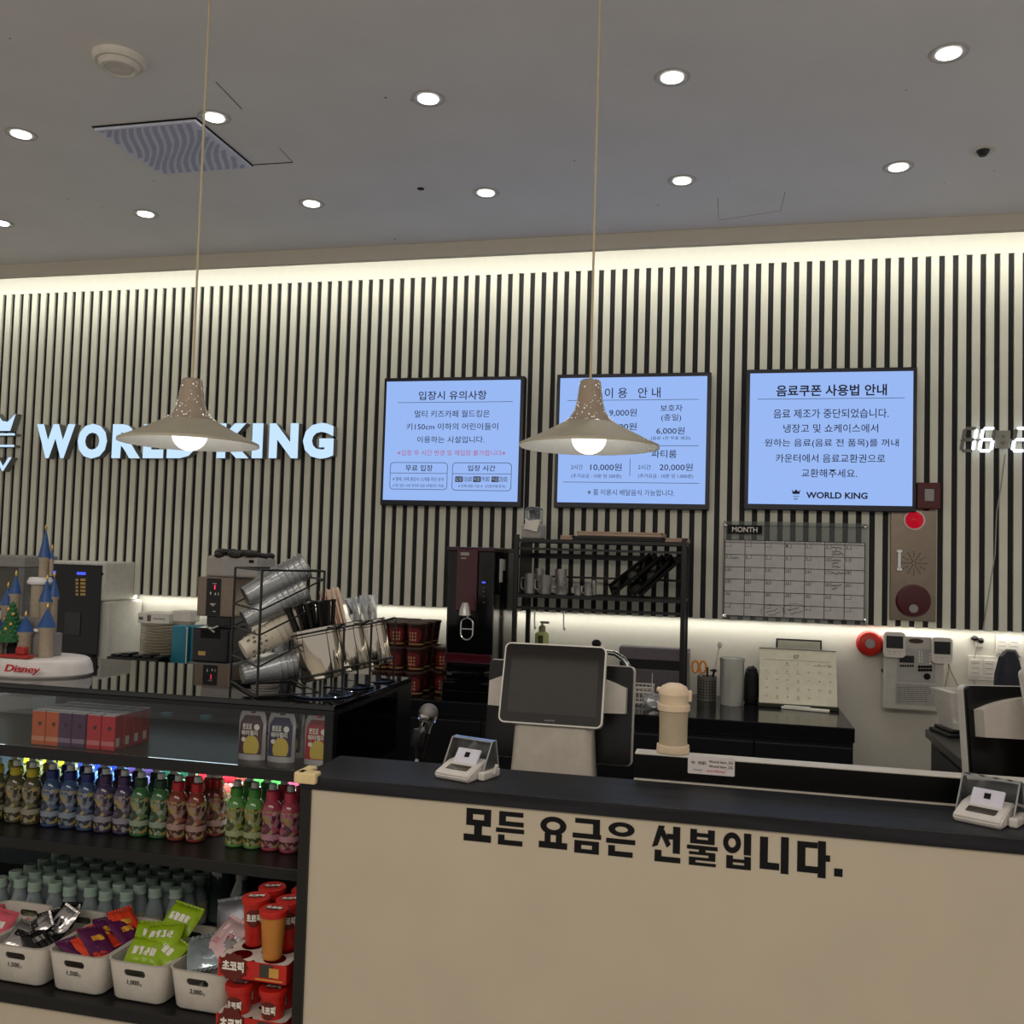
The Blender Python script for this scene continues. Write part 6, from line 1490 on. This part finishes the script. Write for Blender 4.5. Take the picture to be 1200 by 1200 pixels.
# tumbler
p = P(788.5, 882, Y=2.155); p.z = 1.118; k_ = P(789, 840, Y=2.155)
kk = (P(790, 840, Y=2.155)-P(789, 840, Y=2.155)).x; th_ = P(789, 800, Y=2.155).z-p.z
t = thing('tumbler', 'cream drinking tumbler with domed lid standing on the black upstand', 'tumbler', (p.x, p.y, p.z))
TB = mat('tumbler_cream', (222, 200, 172), .45); TBD = mat('tumbler_tan', (182, 166, 142), .5)
r_ = lambda px: px*kk
z_ = lambda f: f*th_
a = MB(); a.lathe([(r_(17.5), z_(.07)), (r_(16.5), z_(.16)), (r_(16.5), z_(.40)), (r_(17), z_(.55)), (r_(18), z_(.62))], 36); a.build('body', TBD, t, True)
a = MB(); a.lathe([(r_(18.5), .0005), (r_(19.5), z_(.03)), (r_(19), z_(.11)), (r_(17.2), z_(.12))], 36); a.build('foot_ring', TB, t, True)
a = MB(); a.lathe([(r_(18.2), z_(.60)), (r_(19.3), z_(.61)), (r_(19.3), z_(.685)), (r_(18), z_(.70))], 36); a.build('collar', TB, t, True)
a = MB(); a.lathe([(r_(17.2), z_(.70)), (r_(17.8), z_(.83)), (r_(18.2), z_(.84)), (r_(17.4), z_(.88)), (r_(14.5), z_(.95)), (r_(8), z_(.99)), (.0005, z_(1.0))], 36, cap1=False); a.box(r_(16), r_(21), -.008, .008, z_(.74), z_(.90), .003); a.ball((-r_(17.5), 0, z_(.89)), r_(3.5), r_(4), r_(3.5), 10, 8); a.build('lid', TB, t, True)

# till with customer screen
DZ = .8005
Ym = 2.40; pc_ = P(645, 850, Y=Ym)
def till(root, proto=None):
    ox = pc_.x
    zb = P(643, 850, Y=Ym-.02).z-DZ; zt = P(650, 755, Y=Ym+.045).z-DZ
    xb0, xb1 = P(581.5, 848, Y=Ym-.02).x-ox, P(703.5, 853, Y=Ym-.02).x-ox
    cxm_ = (xb0+xb1)/2; w = (xb1-xb0)/2; ph = math.atan2(.065, zt-zb); Ln = math.hypot(.065, zt-zb)
    M = Matrix.Translation((cxm_+.004, -.02, zb)) @ Matrix.Rotation(-ph, 4, 'X')
    a = MB(M); a.prism(rrect(-w, w, 0, Ln, .016), 0, .022); a.build('screen_shell', mat('shell_white', (216, 212, 204), .3), root)
    a = MB(M); a.prism(rrect(-w+.004, w-.004, .004, Ln-.004, .013), -.0018, .001); bz = a.build('bezel', mat('bezel_dark', (20, 18, 18), .18, spec=.10), root)
    a = MB(M); a.box(-w+.022, w-.018, -.0026, -.0016, .028, Ln-.022); a.build('display', mat('display_off', (44, 42, 40), .06, spec=.08), root)
    a = MB(M); a.text('easyPOS', -.014, .014, .009, .014, -.0024, .01); a.build('maker_lettering', GRY, bz)
    a = MB(); prof = []
    n_ = 12; g = []
    for j in range(n_+1):
        v = j/n_; z = .004+(zb+.05)*v; wb = .102+.030*(1-v)**2.0+(.02*max(0, .35-v)); yb = .050+.03*(1-v)
        g.append([a.v((cxm_+.008+x, y+.03, z)) for x, y in rrect(-wb, wb, -yb*.6, yb, min(.022, wb*.4), 4)])
    for A_, B_ in zip(g, g[1:]):
        m_ = len(A_)
        for k in range(m_): a.f([A_[k], A_[(k+1) % m_], B_[(k+1) % m_], B_[k]])
    a.f(g[0][::-1]); a.f(g[-1]); a.build('neck', mat('neck_gloss', (206, 198, 186), .08, coat=.5), root, True)
    Yk = Ym+.16; x0 = P(575, 770, Y=Yk+.02).x-ox; x1 = P(744.5, 780, Y=Yk+.02).x-ox; z1 = P(660, 774, Y=Yk+.03).z-DZ; z0 = P(664, 893, Y=Yk-.03).z-DZ
    cm = (x0+x1)/2; wk = (x1-x0)/2; M2 = Matrix.Translation((cm, .16-.03, z0)) @ Matrix.Rotation(-.14, 4, 'X')
    a = MB(M2); a.prism(rrect(-wk, wk, 0, z1-z0, .014), .014, .040); a.build('till_shell', mat('shell_white', (216, 212, 204)), root)
    a = MB(M2); a.prism(rrect(-wk+.003, wk-.003, .003, z1-z0-.003, .012), -.004, .0138); a.build('till_back', mat('till_black', (13, 12, 12), .22), root)
    hb = z1-z0; a = MB(M2); n_ = 14; pts = []
    zt1 = hb*.86; zb1 = hb*.50
    for k in range(n_+1): u = k/n_*2-1; pts.append((u*wk*.92, zt1+.012-.036*abs(u)**2.4))
    low = [(wk*.92, zb1+.006), (0, zb1), (-wk*.92, zb1+.006)]
    a.prism([(x, z) for x, z in pts][::-1]+[(x, z) for x, z in low][::-1], -.050, -.0045)
    a.build('hinge_cover', mat('hinge_beige', (206, 198, 188), .35), root)
    return root, (x0, x1)
t, (bx0, bx1) = till(thing('till', 'dark screened till on a glossy white neck behind the counter middle', 'till', (pc_.x, Ym, DZ), 0, 'tills on the service counter'))
rz2 = .27; L0 = Vector((bx0, .16, 0)); L0.rotate(Euler((0, 0, rz2))); E_ = P(1130, 850, Y=2.56)
copy_tree(t, 'till cut by the right photo edge, turned away to the right', (E_.x-L0.x+.004, E_.y-L0.y, DZ), rz2, 'tills on the service counter')
# card readers
def reader(p, rz, label):
    t = thing('card_reader', label, 'card reader', (p.x, p.y, CZ+.0005), rz, 'card readers on the counter')
    SH = mat('reader_white', (208, 202, 196), .3)
    a = MB(); va = []
    prof = [(-.052, .0), (-.056, .010), (-.050, .017), (.0, .030), (.034, .036), (.036, .0)]
    w0 = .044
    A_ = [a.v((-w0, y, z)) for y, z in prof]; B_ = [a.v((w0, y, z)) for y, z in prof]
    a.f(A_[::-1]); a.f(B_)
    for k in range(6): a.f([A_[k], A_[(k+1) % 6], B_[(k+1) % 6], B_[k]])
    bmesh.ops.bevel(a.bm, geom=a.bm.edges[:], offset=.003, segments=2, affect='EDGES'); a.build('body', SH, t, True)
    sl = math.atan2(.013, .05)
    M = Matrix.Translation((0, -.050, .0176)) @ Matrix.Rotation(sl, 4, 'X')
    a = MB(M); a.box(-.026, .028, .012, .034, 0, .0012, .0005); a.build('display', mat('reader_lcd', (70, 64, 60), .15), t)
    M = Matrix.Translation((0, -.002, .030)) @ Matrix.Rotation(R(50), 4, 'X')
    a = MB(M); a.box(-.030, .030, -.004, .034, -.004, .002, .002); cd = a.build('upright_card', mat('card_lilac', (214, 212, 226), .35), t)
    a = MB(M); a.box(-.006, .006, .012, .024, .0021, .003); a.build('card_mark', INK, cd)
    cl = clear('hood_clear', (236, 238, 240), .04, 2.5, .14, (205, 205, 205)); a = MB()
    y0, y1, zt = -.012, .060, .078
    def sheet(p4):
        vs = [Vector(q) for q in p4]; n_ = (vs[1]-vs[0]).cross(vs[3]-vs[0]).normalized()*.0012; f0 = [a.v(q) for q in vs]; f1 = [a.v(q+n_) for q in vs]; a.f(f0); a.f(f1[::-1])
        for k in range(4): a.f([f0[k], f0[(k+1) % 4], f1[(k+1) % 4], f1[k]])
    sheet([(-.052, y1, .002), (.052, y1, .002), (.052, y1-.018, zt), (-.052, y1-.018, zt)])
    sheet([(-.052, y1-.018, zt), (.052, y1-.018, zt), (.052, y1-.034, zt-.002), (-.052, y1-.034, zt-.002)])
    for s in (-.052, .052): sheet([(s, y0, .012), (s, y1, .002), (s, y1-.018, zt), (s, y1-.034, zt-.002)])
    a.build('clear_hood', cl, t)
    a = MB()
    for s in (-.0525, .0525): a.tube([(s, y0, .012), (s, y1-.034, zt-.002), (s, y1-.018, zt), (s, y1, .002)], .0018, 6)
    a.tube([(-.0525, y1-.034, zt-.002), (.0525, y1-.034, zt-.002)], .0016, 6); a.build('hood_edge', clear('hood_rim', (225, 228, 230), .1, 2.5, .45, (220, 220, 220)), t)
    a = MB(); a.box(.045, .062, -.02, .05, .0, .018, .004); a.cyl((.064, .02, .01), (.070, .02, .03), .004); a.build('side_latch', SH, t)
    return t
p = P(555, 901, Z=CZ); reader(Vector((p.x, 2.012, 0)), -.30, 'white card reader with a clear hood on the counter before the middle till')
p = P(1138, 944, Z=CZ); r2 = reader(Vector((p.x, 2.012, 0)), -.55, 'white card reader with a clear hood and cable near the right counter end')
# reader cable
a = MB(); q = [Vector((p.x+.07, 2.0, CZ+.008)), Vector((p.x+.10, 1.99, CZ+.012)), Vector((p.x+.12, 2.02, CZ+.006)), Vector((p.x+.16, 2.03, CZ+.008)), Vector((p.x+.22, 2.06, CZ+.006))]
a.tube(q, .0035, 8); tag(a.build('reader_cable', WHT), 'white cable running from the right card reader along the counter top', 'cable')
# microphone
Yq = 2.24; h0 = P(502, 836, Y=Yq); h1 = P(489, 892, Y=Yq+.01); d = (h1-h0).normalized()
t = thing('microphone', 'silver headed black microphone on a thin stand behind the counter left end', 'microphone', h0, 0, rot=(-d).to_track_quat('Z', 'Y').to_euler())
k1 = (P(512, 840, Y=Yq)-P(501, 840, Y=Yq)).x
a = MB(); a.ball((0, 0, 0), k1, k1, k1*1.02, 20, 14); a.build('grille', mat('grille_steel', (128, 126, 124), .3, metal=.9, bump=1, scale=400), t, True)
a = MB(); a.lathe([(k1*1.04, -k1*.35), (k1*1.06, -k1*.15), (k1*1.04, 0)], 24, cap0=False, cap1=False); a.build('band', CHROME, t, True)
a = MB(); a.lathe([(k1*.92, -k1*.7), (k1*.72, -k1*1.2), (k1*.70, -k1*1.9)][::-1], 20); a.build('collar', CHROME, t, True)
a = MB(); a.lathe([(k1*.52, -.115), (k1*.62, -.06), (k1*.70, -k1*1.9)], 20); a.box(-k1*1.25, -k1*.3, -k1*.6, k1*.6, -.085, -.04, .004); a.build('handle', BLK, t, True)
# stand parts in the same tilted frame
Mi = t.rotation_euler.to_matrix().inverted()
foot = Mi @ (Vector((h1.x-.03, Yq+.03, DZ+.012))-h0); a = MB(); a.tube([(0, 0, -.085), (-.002, 0, -.125), Vector((-.004, 0, -.15)), foot], .0048, 8); a.build('stand_rod', mat('rod_white', (206, 204, 200), .35), t, True)
a = MB(); nrm = Mi @ Vector((0, 0, 1)); a.cyl(foot-nrm*.0115, foot+nrm*.004, .05, n=28); a.build('stand_foot', BLKM, t)
# white bin and bag on the side counter
p = P(1118, 860, Z=BCZ); p.x = max(p.x, .86)
t = thing('paper_bin', 'white tapered bin of papers on a black tray on the side counter', 'bin', (p.x, p.y, BCZ), .25)
a = MB(); a.box(-.10, .12, -.08, .08, .001, .014, .005); a.box(-.085, .11, -.065, .07, .0142, .026, .004); a.build('tray', BLK, t)
a = MB(); r0_ = rrect(-.070, .10, -.055, .06, .012, 4); r1_ = rrect(-.098, .12, -.078, .08, .014, 4); zt = .16
o0 = [a.v((x, y, .0265)) for x, y in r0_]; o1 = [a.v((x, y, zt)) for x, y in r1_]; i1 = [a.v((x*.96, y*.96, zt)) for x, y in r1_]; i0 = [a.v((x*.95, y*.95, .031)) for x, y in r0_]
for A_, B_ in ((o0, o1), (o1, i1), (i1, i0)):
    for k in range(len(A_)): a.f([A_[k], A_[(k+1) % len(A_)], B_[(k+1) % len(A_)], B_[k]])
a.f(o0[::-1]); a.f(i0); a.build('bin', WHT, t, True)
a = MB()
for k in range(7): a.box(-.075+k*.024, -.055+k*.024, -.06, .06, .05, zt-.004-.006*(k % 3))
pp = a.build('paper', PAPER, t)
a = MB(); a.box(.02, .06, -.062, .062, .06, zt+.004, .003); a.build('blue_folder', mat('folder_blue', (80, 130, 210), .5), t)
p = P(1182, 799, Y=3.55); t = thing('backpack', 'dark blue bag standing on the side counter behind the right till', 'bag', (p.x, 3.55, BCZ)); zt = P(1180, 764, Y=3.55).z-BCZ
a = MB(); g = []
for r_, z in ((.9, 0), (1, .1), (1, .5), (.9, .75), (.66, .92), (.35, 1.0)): g.append([a.v((x, y, z*zt+.001)) for x, y in rrect(-.045*r_, .045*r_, -.05*r_, .05*r_, .03*r_, 4)])
for A_, B_ in zip(g, g[1:]):
    for k in range(len(A_)): a.f([A_[k], A_[(k+1) % len(A_)], B_[(k+1) % len(A_)], B_[k]])
a.f(g[0][::-1]); a.f(g[-1]); a.build('body', mat('bag_navy', (24, 27, 40), .7, bump=.5, scale=150), t, True)
a = MB(); a.tube([(-.025, -.01, zt*.95), (-.01, -.015, zt*1.02), (.015, -.015, zt*1.02), (.028, -.01, zt*.95)], .005, 8); a.build('strap', mat('strap_grey', (120, 122, 126), .6), t)
